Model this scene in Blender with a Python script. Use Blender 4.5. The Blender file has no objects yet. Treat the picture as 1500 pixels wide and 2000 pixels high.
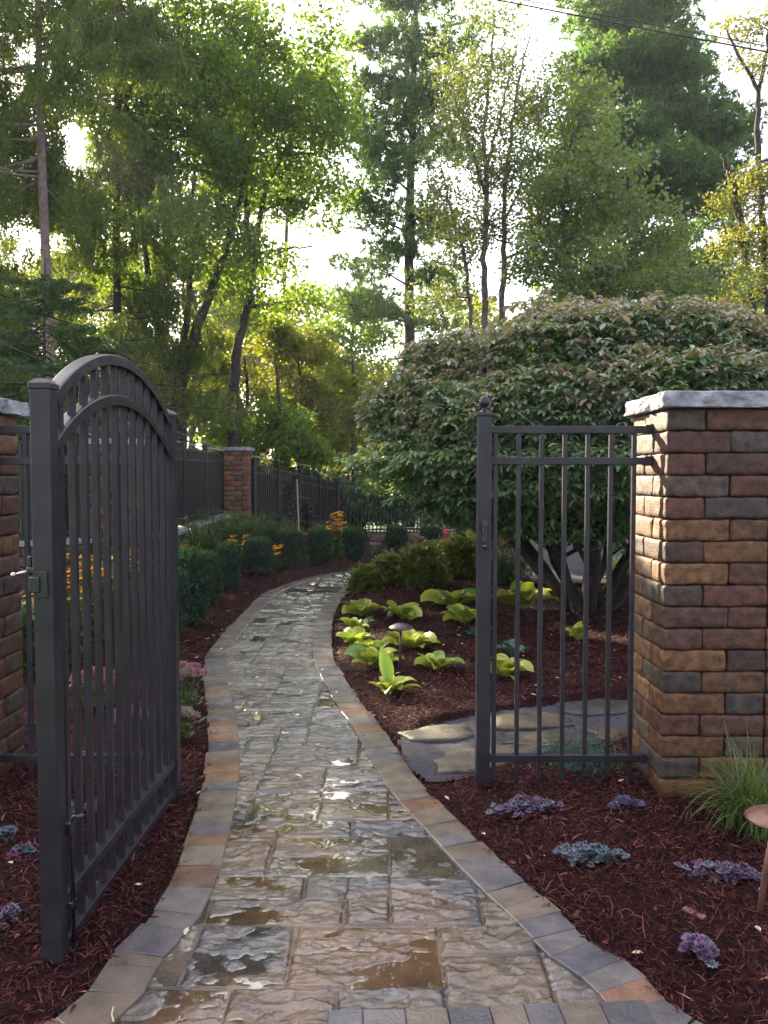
import bpy, math, random
import numpy as np
from mathutils import Vector

# ------------------------------------------------------------------ camera, sky, sun, exposure
C = bpy.context.scene
F = 1500.0; PITCH = math.atan(70 / 1500); CAMZ = 1.4
cam = bpy.data.cameras.new("camera"); camo = bpy.data.objects.new("camera", cam)
C.collection.objects.link(camo); C.camera = camo
cam.sensor_fit = 'VERTICAL'; cam.sensor_height = 36; cam.sensor_width = 27; cam.lens = 36 * F / 2000
cam.clip_start = 0.05; cam.clip_end = 2000
camo.location = (0, 0, CAMZ); camo.rotation_euler = (math.pi / 2 - PITCH, 0, 0)

SUN_AZ, SUN_EL = math.radians(-32), math.radians(25)     # azimuth from +Y towards +X
SUND = np.array([math.sin(SUN_AZ) * math.cos(SUN_EL), math.cos(SUN_AZ) * math.cos(SUN_EL), math.sin(SUN_EL)])
w = bpy.data.worlds.new("World"); C.world = w; w.use_nodes = True
nt = w.node_tree; nt.nodes.clear()
sky = nt.nodes.new('ShaderNodeTexSky'); sky.sky_type = 'NISHITA'; sky.sun_disc = False
sky.sun_elevation = SUN_EL; sky.sun_rotation = SUN_AZ; sky.dust_density = 2.5; sky.air_density = 1.0
# thin bright cloud over the blue
tc = nt.nodes.new('ShaderNodeTexCoord'); nz = nt.nodes.new('ShaderNodeTexNoise'); nz.inputs['Scale'].default_value = 2.2
nz.inputs['Detail'].default_value = 5
mr = nt.nodes.new('ShaderNodeMapRange'); mr.inputs[1].default_value = .35; mr.inputs[2].default_value = .65
mr.inputs[3].default_value = .25; mr.inputs[4].default_value = .8
mx = nt.nodes.new('ShaderNodeMix'); mx.data_type = 'RGBA'; 
vd = nt.nodes.new('ShaderNodeVectorMath'); vd.operation = 'DOT_PRODUCT'; vd.inputs[1].default_value = tuple(SUND)
nt.links.new(tc.outputs['Generated'], vd.inputs[0])
m2 = nt.nodes.new('ShaderNodeMapRange'); m2.inputs[1].default_value = 0; m2.inputs[2].default_value = 1; m2.inputs[3].default_value = 0; m2.inputs[4].default_value = 1
pw = nt.nodes.new('ShaderNodeMath'); pw.operation = 'POWER'; pw.inputs[1].default_value = 5.0
nt.links.new(vd.outputs['Value'], m2.inputs[0]); nt.links.new(m2.outputs[0], pw.inputs[0])
vs_ = nt.nodes.new('ShaderNodeMix'); vs_.data_type = 'RGBA'; vs_.inputs[6].default_value = (6.7, 6.6, 8.3, 1); vs_.inputs[7].default_value = (40, 38.5, 37.5, 1)
nt.links.new(pw.outputs[0], vs_.inputs[0]); nt.links.new(vs_.outputs[2], mx.inputs[7])
bg = nt.nodes.new('ShaderNodeBackground'); bg.inputs[1].default_value = 0.058
wo = nt.nodes.new('ShaderNodeOutputWorld'); L_ = nt.links.new
L_(tc.outputs['Generated'], nz.inputs['Vector']); L_(nz.outputs['Fac'], mr.inputs[0]); L_(mr.outputs[0], mx.inputs[0])
L_(sky.outputs[0], mx.inputs[6]); L_(mx.outputs[2], bg.inputs[0]); L_(bg.outputs[0], wo.inputs[0])
sl = bpy.data.lights.new("sun", 'SUN'); sl.energy = 5.0; sl.angle = math.radians(.5); sl.color = (1, .85, .60)
so = bpy.data.objects.new("sun", sl); C.collection.objects.link(so)
so.rotation_euler = Vector(SUND).to_track_quat('Z', 'Y').to_euler(); so.location = (-20, 30, 30)
C.view_settings.view_transform = 'Standard'; C.view_settings.look = 'None'
C.view_settings.exposure = 2.5; C.view_settings.gamma = 1
try:
    C.cycles.max_bounces = 6; C.cycles.diffuse_bounces = 3; C.cycles.glossy_bounces = 3
    C.cycles.transmission_bounces = 4; C.cycles.transparent_max_bounces = 6
    C.cycles.use_denoising = True
    C.cycles.sample_clamp_indirect = 8
except Exception: pass

rng = np.random.default_rng(7); random.seed(7)
PI = math.pi
def W(px, py, d):
    "world point seen at photo pixel px,py at distance d along +Y"
    fx = (px - 750); uy = 1000 - py
    dy = math.cos(PITCH) * F + math.sin(PITCH) * uy; dz = -math.sin(PITCH) * F + math.cos(PITCH) * uy
    return np.array([fx / dy * d, d, CAMZ + dz / dy * d])
def G(px, py, z=0.0):
    uy = 1000 - py
    dy = math.cos(PITCH) * F + math.sin(PITCH) * uy; dz = -math.sin(PITCH) * F + math.cos(PITCH) * uy
    t = (z - CAMZ) / dz
    return np.array([(px - 750) * t, dy * t, z])

# ------------------------------------------------------------------ noise
def _h(ix, iy, iz, s):
    n = (ix * 73856093) ^ (iy * 19349663) ^ (iz * 83492791) ^ (s * 2654435761)
    n = (n ^ (n >> 13)) * 1274126177; n = n & 0x7fffffff
    n = (n ^ (n >> 11)) * 69069; n = n & 0x7fffffff
    return (n % 100003) / 100003.0
def vnoise(p, sc, seed=0):
    q = np.asarray(p, float) * sc
    if q.shape[1] == 2: q = np.c_[q, np.zeros(len(q))]
    i = np.floor(q).astype(np.int64); f = q - i; f = f * f * (3 - 2 * f)
    r = 0
    for a in (0, 1):
        for b in (0, 1):
            for c in (0, 1):
                wt = (f[:, 0] if a else 1 - f[:, 0]) * (f[:, 1] if b else 1 - f[:, 1]) * (f[:, 2] if c else 1 - f[:, 2])
                r = r + wt * _h(i[:, 0] + a, i[:, 1] + b, i[:, 2] + c, seed)
    return r
def fbm(p, sc, seed=0, o=4):
    r = 0; a = 1; t = 0
    for k in range(o): r = r + a * vnoise(p, sc * 2 ** k, seed + k * 17); t += a; a *= .5
    return r / t

# ------------------------------------------------------------------ mesh builder
class MB:
    def __init__(s): s.v = []; s.f = []; s.c = []; s.n = 0
    def add(s, v, faces, col=None):
        v = np.asarray(v, float).reshape(-1, 3)
        if not isinstance(faces, list): faces = [faces]
        for f in faces: s.f.append(np.asarray(f, np.int64) + s.n)
        s.v.append(v); s.n += len(v)
        c = np.ones((len(v), 3)) if col is None else np.broadcast_to(np.asarray(col, float), (len(v), 3))
        s.c.append(c)
    def build(s, name, mat, parent=None, smooth=False):
        me = bpy.data.meshes.new(name)
        v = np.concatenate(s.v); c = np.concatenate(s.c)
        tot = np.concatenate([np.full(len(f), f.shape[1]) for f in s.f]).astype(np.int32)
        lo = np.concatenate([f.ravel() for f in s.f]).astype(np.int32)
        st = np.concatenate([[0], np.cumsum(tot)[:-1]]).astype(np.int32)
        me.vertices.add(len(v)); me.loops.add(len(lo)); me.polygons.add(len(tot))
        me.vertices.foreach_set('co', v.astype(np.float32).ravel())
        me.loops.foreach_set('vertex_index', lo); me.polygons.foreach_set('loop_start', st); me.polygons.foreach_set('loop_total', tot)
        me.update(calc_edges=True); me.validate()
        a = me.color_attributes.new('col', 'FLOAT_COLOR', 'POINT')
        a.data.foreach_set('color', np.c_[c, np.ones(len(c))].astype(np.float32).ravel())
        me.polygons.foreach_set('use_smooth', np.full(len(me.polygons), smooth))
        me.materials.append(mat)
        o = bpy.data.objects.new(name, me); C.collection.objects.link(o)
        if parent is not None: o.parent = parent
        return o

def tag(o, label=None, cat=None, group=None, kind=None):
    if label: o['label'] = label
    if cat: o['category'] = cat
    if group: o['group'] = group
    if kind: o['kind'] = kind
    return o
def thing(name, label, cat, loc=(0, 0, 0), group=None):
    o = bpy.data.objects.new(name, None); C.collection.objects.link(o); o.location = tuple(float(x) for x in loc)
    o.empty_display_size = .1
    return tag(o, label, cat, group)
def off(mb, loc):
    "make the collected points relative to a thing's base"
    l = np.asarray(loc, float); mb.v = [v - l for v in mb.v]; return mb
def copy_tree(o, label, group=None, loc=None, rz=0, sc=(1, 1, 1)):
    r = o.copy(); C.collection.objects.link(r); r['label'] = label
    if group: r['group'] = group
    for ch in list(o.children):
        c = ch.copy(); C.collection.objects.link(c); c.parent = r
        for g in list(ch.children):
            d = g.copy(); C.collection.objects.link(d); d.parent = c
    if loc is not None: r.location = tuple(float(x) for x in loc)
    r.rotation_euler = (0, 0, rz); r.scale = sc
    return r

def frame(d):
    d = d / (np.linalg.norm(d) + 1e-9)
    a = np.array([0, 0, 1.]) if abs(d[2]) < .9 else np.array([1., 0, 0])
    u = np.cross(a, d); u /= np.linalg.norm(u); return u, np.cross(d, u)
def tube(mb, pts, rad, n=6, col=None, cap=True):
    pts = np.asarray(pts, float); m = len(pts); rad = np.broadcast_to(np.asarray(rad, float), (m,))
    t = np.gradient(pts, axis=0); u, v = frame(t[0]); vs = []
    for i in range(m):
        d = t[i] / (np.linalg.norm(t[i]) + 1e-9); u = u - d * u.dot(d); u /= np.linalg.norm(u) + 1e-9; v = np.cross(d, u)
        a = np.arange(n) * 2 * PI / n
        vs.append(pts[i] + rad[i] * (np.cos(a)[:, None] * u + np.sin(a)[:, None] * v))
    vs = np.concatenate(vs); i = np.arange(m - 1)[:, None] * n; j = np.arange(n)[None]; k = (j + 1) % n
    f = [np.stack([i + j, i + k, i + n + k, i + n + j], -1).reshape(-1, 4)]
    if cap: f += [np.arange(n)[::-1][None], (np.arange(n) + (m - 1) * n)[None]]
    mb.add(vs, f, col)
def lathe(mb, prof, c, n=24, col=None):
    prof = np.asarray(prof, float); a = np.arange(n) * 2 * PI / n; m = len(prof)
    v = np.concatenate([np.c_[np.cos(a) * r + c[0], np.sin(a) * r + c[1], np.full(n, z + c[2])] for r, z in prof])
    i = np.arange(m - 1)[:, None] * n; j = np.arange(n)[None]; k = (j + 1) % n
    mb.add(v, [np.stack([i + j, i + k, i + n + k, i + n + j], -1).reshape(-1, 4)], col)
def rbox(mb, c, size, r=.003, axes=None, div=(0, 0, 0), noise=0, nsc=20, seed=0, col=None):
    "rounded box; axes = 3 unit vectors"
    h = np.asarray(size, float) / 2; r = min(r, h.min() * .98)
    gs = []
    for k in range(3):
        inner = np.linspace(-(h[k] - r), h[k] - r, 2 + div[k])
        gs.append(np.concatenate([[-h[k], -h[k] + r * .3], inner, [h[k] - r * .3, h[k]]]))
    if axes is None: axes = np.eye(3)
    axes = np.asarray(axes, float)
    vs = []; fs = []; n0 = 0
    for k in range(3):
        a, b = (k + 1) % 3, (k + 2) % 3
        A, B = np.meshgrid(gs[a], gs[b], indexing='ij'); na, nb = A.shape
        for s in (-1, 1):
            p = np.zeros((na * nb, 3)); p[:, k] = s * h[k]; p[:, a] = A.ravel(); p[:, b] = B.ravel()
            q = np.clip(p, -(h - r), h - r); d = p - q; p = q + r * d / (np.linalg.norm(d, axis=1)[:, None] + 1e-12)
            i = np.arange(na - 1)[:, None] * nb; j = np.arange(nb - 1)[None]
            f = np.stack([i + j, i + nb + j, i + nb + j + 1, i + j + 1], -1).reshape(-1, 4)
            if s < 0: f = f[:, ::-1]
            vs.append(p); fs.append(f + n0); n0 += len(p)
    p = np.concatenate(vs)
    wp = p @ axes + np.asarray(c, float)
    if noise:
        dn = np.stack([fbm(wp + 13 * k, nsc, seed + k, 3) - .5 for k in range(3)], 1)
        wp = wp + dn * 2 * noise
    mb.add(wp, [np.concatenate(fs)], col)

def leaves(mb, p, ax, L, Wd, fold=0.0, col=None, seed=None):
    "rhombic leaves: one quad each, p base, ax long axis (unit)"
    n = len(p); L = np.broadcast_to(L, (n,))[:, None]; Wd = np.broadcast_to(Wd, (n,))[:, None]
    r = rng.normal(size=(n, 3)); s = np.cross(ax, r); s /= np.linalg.norm(s, axis=1)[:, None] + 1e-9
    nn = np.cross(ax, s)
    m = p + ax * L * .45
    v = np.stack([p, m + s * Wd * .5 + nn * fold * L, p + ax * L, m - s * Wd * .5 + nn * fold * L], 1).reshape(-1, 3)
    f = np.arange(4 * n).reshape(n, 4)
    if col is not None: col = np.repeat(col, 4, axis=0)
    mb.add(v, [f], col)
def rdir(n, zb=0, zs=1.0):
    d = rng.normal(size=(n, 3)); d[:, 2] = d[:, 2] * zs + zb
    return d / np.linalg.norm(d, axis=1)[:, None]
def blades(mb, base, az, L, Wd, t0, t1, nseg=4, pet=0., fold=.15, two=False, cm=None, ce=None, roll=None, pw=1.2):
    "arching leaves/blades; tilt goes t0 -> t1 (elevation angles)"
    base = np.asarray(base, float); N = len(base)
    B = lambda x: np.broadcast_to(np.asarray(x, float), (N,))
    az, L, Wd, t0, t1 = map(B, (az, L, Wd, t0, t1)); S = nseg + 1
    t = np.linspace(0, 1, S)[None]
    el = t0[:, None] + (t1 - t0)[:, None] * t ** pw
    st = (L / nseg)[:, None]
    hr = np.concatenate([np.zeros((N, 1)), np.cumsum(np.cos(el[:, :-1]) * st, 1)], 1)
    hz = np.concatenate([np.zeros((N, 1)), np.cumsum(np.sin(el[:, :-1]) * st, 1)], 1)
    d = np.stack([np.cos(az), np.sin(az), 0 * az], 1); sd = np.stack([-np.sin(az), np.cos(az), 0 * az], 1)
    mid = base[:, None] + d[:, None] * hr[..., None]; mid[..., 2] += hz
    if pet > 0: x = np.clip((t - pet) / (1 - pet), 0, 1); pr = np.sin(PI * x ** .75) ** .8; pr = np.maximum(pr, .06 * (t < .98))
    elif two: pr = (1 - t ** 2.5) * .9 + .04
    else: pr = np.sin(PI * np.clip(t * .93 + .07, 0, 1) ** .8); pr = np.maximum(pr, .02)
    wd = (Wd[:, None] * pr * .5)[..., None]
    up = -np.sin(el)[..., None] * d[:, None]; up[..., 2] += np.cos(el)
    side = sd[:, None]
    if roll is not None:
        rr = B(roll)[:, None, None]; side = side * np.cos(rr) + up * np.sin(rr)
    if two:
        v = np.stack([mid - side * wd, mid + side * wd], 2); K = 2
        c = None if cm is None else np.repeat(np.broadcast_to(cm, (N, 3)), S * 2, 0)
    else:
        v = np.stack([mid - side * wd, mid - up * wd * fold * 2, mid + side * wd], 2); K = 3
        c = None
        if cm is not None:
            cm = np.broadcast_to(cm, (N, 3)); ce = cm if ce is None else np.broadcast_to(ce, (N, 3))
            c = np.broadcast_to(np.stack([ce, cm, ce], 1)[:, None], (N, S, 3, 3)).reshape(-1, 3)
    idx = np.arange(N)[:, None, None] * (S * K); i = np.arange(nseg)[None, :, None] * K; j = np.arange(K - 1)[None, None]
    f = np.stack([idx + i + j, idx + i + j + 1, idx + i + K + j + 1, idx + i + K + j], -1).reshape(-1, 4)
    mb.add(v.reshape(-1, 3), [f], c)

# ------------------------------------------------------------------ materials
def new_mat(name):
    m = bpy.data.materials.new(name); m.use_nodes = True; n = m.node_tree; n.nodes.clear()
    o = n.nodes.new('ShaderNodeOutputMaterial'); return m, n, o
def N_(n, t, **k):
    x = n.nodes.new(t)
    for a, b in k.items(): setattr(x, a, b)
    return x
def rgba(c): return (c[0], c[1], c[2], 1)
def mixc(n, fac, a, b, blend='MIX'):
    m = N_(n, 'ShaderNodeMix', data_type='RGBA', blend_type=blend)
    for s, x in ((0, fac), (6, a), (7, b)):
        if isinstance(x, (int, float)): m.inputs[s].default_value = x
        elif isinstance(x, tuple): m.inputs[s].default_value = rgba(x)
        else: n.links.new(x, m.inputs[s])
    return m.outputs[2]
def noise_node(n, scale, detail=4, coord='Object', rough=.55):
    t = N_(n, 'ShaderNodeTexCoord'); z = N_(n, 'ShaderNodeTexNoise'); z.inputs['Scale'].default_value = scale
    z.inputs['Detail'].default_value = detail; z.inputs['Roughness'].default_value = rough
    n.links.new(t.outputs[coord], z.inputs['Vector']); return z.outputs['Fac']
def rampf(n, x, a, b, lo=0., hi=1.):
    m = N_(n, 'ShaderNodeMapRange'); n.links.new(x, m.inputs[0])
    for i, v in enumerate((a, b, lo, hi)): m.inputs[i + 1].default_value = v
    return m.outputs[0]
def solid(name, c1, c2=None, rough=.5, nscale=8, bump=0, bscale=60, metallic=0, attr=False, spec=.5, coat=0, detail=4, bdist=.01, lo=.35, hi=.65):
    m, n, o = new_mat(name); p = N_(n, 'ShaderNodeBsdfPrincipled')
    col = mixc(n, rampf(n, noise_node(n, nscale, detail), lo, hi), c1, c2 or c1)
    if attr:
        a = N_(n, 'ShaderNodeAttribute', attribute_name='col'); col = mixc(n, 1.0, col, a.outputs['Color'], 'MULTIPLY')
    n.links.new(col, p.inputs['Base Color']); p.inputs['Roughness'].default_value = rough
    p.inputs['Metallic'].default_value = metallic; p.inputs['Specular IOR Level'].default_value = spec
    p.inputs['Coat Weight'].default_value = coat
    if bump:
        b = N_(n, 'ShaderNodeBump'); b.inputs['Strength'].default_value = bump; b.inputs['Distance'].default_value = bdist
        n.links.new(noise_node(n, bscale, 6), b.inputs['Height']); n.links.new(b.outputs[0], p.inputs['Normal'])
    n.links.new(p.outputs[0], o.inputs[0]); return m
def leafm(name, c1, c2, tr=.4, warm=(1.35, 1.25, .45), rough=.45, attr=False, c3=None, pscale=.6, spec=.4):
    m, n, o = new_mat(name); p = N_(n, 'ShaderNodeBsdfPrincipled'); g = N_(n, 'ShaderNodeNewGeometry')
    col = mixc(n, g.outputs['Random Per Island'], c1, c2)
    if c3: col = mixc(n, rampf(n, noise_node(n, pscale, 3), .45, .65), col, c3)
    if attr:
        a = N_(n, 'ShaderNodeAttribute', attribute_name='col'); col = mixc(n, 1.0, col, a.outputs['Color'], 'MULTIPLY')
    n.links.new(col, p.inputs['Base Color']); p.inputs['Roughness'].default_value = rough; p.inputs['Specular IOR Level'].default_value = spec
    t = N_(n, 'ShaderNodeBsdfTranslucent'); n.links.new(mixc(n, 1.0, col, warm, 'MULTIPLY'), t.inputs[0])
    x = N_(n, 'ShaderNodeMixShader'); x.inputs[0].default_value = tr
    n.links.new(p.outputs[0], x.inputs[1]); n.links.new(t.outputs[0], x.inputs[2]); n.links.new(x.outputs[0], o.inputs[0]); return m

M = {}
M['metal'] = solid('gate_paint', (.014, .0120, .0155), (.028, .024, .029), spec=.45, rough=.40, detail=8, nscale=9, bump=.08, bscale=400, bdist=.002)
M['metal_far'] = solid('fence_paint', (.011, .010, .012), (.015, .013, .015), rough=.5)
M['steel'] = solid('hardware_black', (.012, .012, .014), rough=.25, spec=.7)
M['bolt'] = solid('zinc', (.5, .5, .5), rough=.3, metallic=1)
M['bark'] = solid('bark', (.028, .020, .017), (.06, .045, .036), rough=.9, nscale=9, bump=.7, bscale=22, bdist=.03)
M['bark_dark'] = solid('bark_dark', (.018, .012, .011), (.038, .026, .022), rough=.9, nscale=9, bump=.7, bscale=30, bdist=.02)
M['bark_pink'] = solid('bark_spruce', (.16, .11, .10), (.26, .20, .18), rough=.9, nscale=12, bump=.7, bscale=25, bdist=.02)
M['bark_grey'] = solid('bark_grey', (.07, .06, .055), (.13, .12, .11), rough=.9, nscale=9, bump=.6, bscale=22, bdist=.02)
M['copper'] = solid('lamp_copper', (.14, .065, .045), (.21, .11, .08), rough=.4, nscale=30, bump=.15, bscale=60, metallic=.3)
M['bronze'] = solid('lamp_bronze', (.05, .035, .04), (.09, .06, .06), rough=.4, metallic=.3)
M['wood'] = solid('stake_wood', (.35, .24, .14), (.45, .33, .2), rough=.8)
M['block'] = solid('tumbled_block', (.16, .135, .125), (.55, .49, .44), rough=.62, nscale=26, bump=.75, bscale=140, attr=True, detail=8, bdist=.006)
M['dark_joint'] = solid('joint_dark', (.02, .016, .014), rough=.95)
M['lime'] = solid('cap_limestone', (.17, .17, .185), (.33, .33, .34), rough=.7, nscale=14, bump=.6, bscale=45, bdist=.01, detail=7)
M['gravel'] = solid('gravel', (.022, .021, .027), (.062, .058, .066), rough=.85, nscale=130, bump=1, bscale=120, bdist=.01)
M['flag'] = solid('flagstone', (.045, .038, .028), (.105, .086, .062), rough=.55, nscale=9, bump=.6, bscale=30, attr=True)
M['lawn'] = solid('lawn', (.03, .06, .015), (.06, .09, .03), rough=.9, nscale=3, bump=.8, bscale=60)
M['bed'] = solid('mulch_bed', (.017, .0048, .0055), (.036, .011, .011), rough=.9, spec=.1, nscale=30, bump=1, bscale=70, bdist=.03)
M['mulch'] = leafm('mulch_shreds', (.028, .0075, .008), (.115, .034, .025), tr=.05, warm=(1.3, 1, .8), rough=.75, attr=True, spec=.15)
M['straw'] = solid('straw', (.5, .4, .2), (.6, .5, .3), rough=.6)
M['patio'] = solid('patio', (.04, .04, .045), (.06, .058, .056), rough=.9, spec=.15, nscale=3, bump=.3, bscale=20)
M['wire'] = solid('wire', (.02, .02, .022), rough=.5)
M['wire_pale'] = solid('wire_pale', (.35, .36, .40), rough=.4)
M['dark_cone'] = solid('flower_centre', (.03, .015, .01), rough=.8)
# foliage
M['spruce'] = leafm('spruce_needles', (.065, .11, .04), (.16, .20, .05), tr=.55, warm=(1.4, 1.4, .45))
M['hemlock'] = leafm('hemlock_needles', (.040, .085, .035), (.08, .14, .045), tr=.4)
M['maple'] = leafm('maple_leaves', (.075, .15, .045), (.17, .24, .055), tr=.58, warm=(1.6, 1.5, .35))
M['maple2'] = leafm('pale_maple_leaves', (.12, .18, .075), (.20, .26, .10), tr=.45, warm=(1.5, 1.4, .4))
M['pine'] = leafm('pine_needles', (.075, .15, .075), (.17, .24, .085), tr=.5, warm=(1.25, 1.4, .5))
M['birch'] = leafm('birch_leaves', (.12, .17, .075), (.18, .22, .09), tr=.45)
M['yellow'] = leafm('yellow_leaves', (.12, .16, .04), (.22, .21, .05), tr=.55)
M['under'] = leafm('sapling_leaves', (.075, .115, .018), (.15, .18, .025), tr=.6, warm=(1.9, 1.6, .3))
M['bush'] = leafm('burning_bush_leaves', (.8, .8, .8), (1.25, 1.25, 1.25), tr=.3, warm=(1.5, 1.3, .5), attr=True, rough=.5, spec=.5)
M['yew'] = leafm('yew_needles', (.015, .045, .022), (.035, .075, .03), tr=.2, attr=True)
M['box'] = leafm('shrub_leaves', (.11, .18, .03), (.20, .26, .04), tr=.45, c3=(.17, .14, .03), pscale=6)
M['hosta'] = leafm('hosta_leaves', (.85, .85, .85), (1.2, 1.2, 1.2), tr=.3, warm=(1.3, 1.2, .5), attr=True, rough=.35, spec=.5)
M['grass'] = leafm('grass_blades', (.06, .12, .035), (.16, .20, .06), tr=.35)
M['peren'] = leafm('perennial_leaves', (.05, .11, .03), (.10, .17, .045), tr=.35)
M['sedum'] = leafm('sedum_rosettes', (.75, .75, .75), (1.3, 1.3, 1.3), tr=.1, warm=(1, 1, 1), attr=True, rough=.6)
M['petal'] = leafm('yellow_petals', (.85, .48, .01), (.95, .60, .03), tr=.3, warm=(1.2, 1, .3))
M['pink'] = leafm('pink_florets', (.30, .15, .16), (.42, .26, .25), tr=.2, warm=(1.2, 1, .9), attr=True)
M['vine'] = leafm('purple_vine', (.03, .02, .03), (.05, .05, .04), tr=.2)
M['red'] = leafm('red_plume', (.35, .03, .03), (.5, .06, .04), tr=.3, warm=(1.2, .8, .7))

# sun reaches these spots through gaps in the crowns
CLEAR = [(np.array([1.166, 3.33, 1.40]), .40), (G(1200, 1243, .05), .30), (G(1115, 1200, .05), .16), (G(1150, 1225, .05), .12), (W(1060, 700, 7.2), .35), (W(820, 960, 7.3), .25),
         (W(720, 930, 8.0), .12), (np.array([0.55, 7.5, .02]), .14)]
def keep_clear(p):
    k = np.ones(len(p), bool)
    for c, r in CLEAR:
        d = p - c; t = d @ SUND; q = np.linalg.norm(d - t[:, None] * SUND, axis=1)
        k &= ~((t > .35) & (q < r * (.85 + .3 * vnoise(p, 2.5, 5))))
    return k

def keep_clear2(q):
    c, r = CLEAR[1]; d = q - c; t = d @ SUND; return not (np.linalg.norm(d - t[:, None] * SUND, axis=1)[t > .2] < r * .7).any()
# ------------------------------------------------------------------ path outlines (world metres)
def catmull(P, n):
    P = np.asarray(P, float); d = np.r_[0, np.cumsum(np.linalg.norm(np.diff(P, axis=0), axis=1))]
    out = []
    Q = np.vstack([2 * P[0] - P[1], P, 2 * P[-1] - P[-2]])
    for i in range(len(P) - 1):
        p0, p1, p2, p3 = Q[i:i + 4]
        for t in np.linspace(0, 1, 12, endpoint=False):
            out.append(.5 * ((2 * p1) + (-p0 + p2) * t + (2 * p0 - 5 * p1 + 4 * p2 - p3) * t * t + (-p0 + 3 * p1 - 3 * p2 + p3) * t ** 3))
    out.append(P[-1]); out = np.array(out); s = np.r_[0, np.cumsum(np.linalg.norm(np.diff(out, axis=0), axis=1))]
    u = np.linspace(0, s[-1], n); return np.c_[np.interp(u, s, out[:, 0]), np.interp(u, s, out[:, 1])], s[-1]
Lp = [(104, 2000), (180, 1926), (220, 1870), (292, 1798), (324, 1746), (356, 1670), (380, 1594), (394, 1550), (402, 1500), (407, 1440), (403, 1380), (397, 1330), (402, 1285), (428, 1250), (450, 1225), (482, 1193), (518, 1160), (590, 1134), (650, 1121), (734, 1112)]
Rp = [(1352, 2000), (1272, 1932), (1210, 1880), (1156, 1848), (1092, 1788), (1048, 1750), (1000, 1710), (948, 1660), (884, 1598), (834, 1550), (785, 1485), (742, 1420), (705, 1375), (675, 1330), (652, 1285), (648, 1240), (653, 1205), (662, 1184), (686, 1160)]
Lw = [(-1.2, 1.55)] + [tuple(G(*q)[:2]) for q in Lp] + [(1.2, 12.3), (3.2, 12.9)]
Rw = [(1.12, 1.6)] + [tuple(G(*q)[:2]) for q in Rp] + [(.25, 10.1), (1.2, 11.0), (3.2, 11.5)]
NL = 400
Lc, LL = catmull(Lw, NL); Rc, RL = catmull(Rw, NL)
def offs(c, w, side):
    t = np.gradient(c, axis=0); t /= np.linalg.norm(t, axis=1)[:, None]; n = np.c_[t[:, 1], -t[:, 0]] * side
    return c + n * w
BW = .16
Li = offs(Lc, BW, 1); Ri = offs(Rc, BW, -1)
def inpoly(p, poly):
    r = np.zeros(len(p), bool); x, y = p[:, 0], p[:, 1]; n = len(poly)
    for i in range(n):
        a = poly[i]; b = poly[(i + 1) % n]
        if a[1] == b[1]: continue
        c = (a[1] > y) != (b[1] > y)
        r ^= c & (x < (b[0] - a[0]) * (y - a[1]) / (b[1] - a[1]) + a[0])
    return r
outer_poly = np.vstack([Lc[::4], Rc[::-1][::4]])
inner_poly = np.vstack([offs(Lc, .12, 1)[::4], offs(Rc, .12, -1)[::-1][::4]])
edge_pts = np.vstack([Lc[::3], Rc[::3]])
def dist_edge(p):
    out = np.empty(len(p))
    for i in range(0, len(p), 20000):
        q = p[i:i + 20000]; out[i:i + 20000] = np.sqrt(((q[:, None] - edge_pts[None]) ** 2).sum(-1).min(1))
    return out
gravel_px = [(765, 1448), (830, 1418), (920, 1400), (1010, 1385), (1100, 1372), (1240, 1368), (1420, 1380), (1420, 1440), (1235, 1440), (1180, 1462), (1080, 1475), (1000, 1498), (950, 1520), (835, 1537), (800, 1500)]
gravel_poly = np.array([G(*q)[:2] for q in gravel_px])
def smooth(x, a, b):
    t = np.clip((x - a) / (b - a), 0, 1); return t * t * (3 - 2 * t)
def bed_z(p):
    d = dist_edge(p); ins = inpoly(p, outer_poly); gr = inpoly(p, gravel_poly)
    z = smooth(d, 0, .35) * .05 - .005 + (fbm(p, 1.3, 3, 3) - .5) * .05 * smooth(d, .05, .5)
    dg = smooth(np.linalg.norm(p - gravel_poly.mean(0), axis=1), .2, 1.5)
    z = np.where(gr, -.012, z)
    return np.where(ins, -.05, z)

# ground reaching the horizon
mb = MB(); R_ = 200
mb.add([(-R_, -R_, -.08), (R_, -R_, -.08), (R_, R_, -.08), (-R_, R_, -.08)], np.array([[0, 1, 2, 3]]))
tag(mb.build('ground', M['lawn']), kind='structure')
# mulch bed as a height field
def heightgrid(x0, x1, y0, y1, st):
    xs = np.arange(x0, x1, st); ys = np.arange(y0, y1, st); X, Y = np.meshgrid(xs, ys, indexing='ij'); nb = len(ys)
    i = np.arange(len(xs) - 1)[:, None] * nb; j = np.arange(nb - 1)[None]
    return np.c_[X.ravel(), Y.ravel()], np.stack([i + j, i + nb + j, i + nb + j + 1, i + j + 1], -1).reshape(-1, 4)
mb = MB()
P2, Fq = heightgrid(-4.5, 7, .6, 17, .05)
z = bed_z(P2) + (vnoise(P2, 14, 9) - .5) * .012
mb.add(np.c_[P2, z], [Fq]); tag(mb.build('mulch_bed', M['bed'], smooth=True), kind='structure')
mb = MB()
mb.add([(1.6, 9.4, .085), (9, 9.4, .085), (9, 16, .085), (3.0, 16, .085), (1.9, 11.5, .085)], np.array([[0, 1, 2, 3, 4]]))
tag(mb.build('patio_paving', M['patio']), kind='structure')

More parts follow.
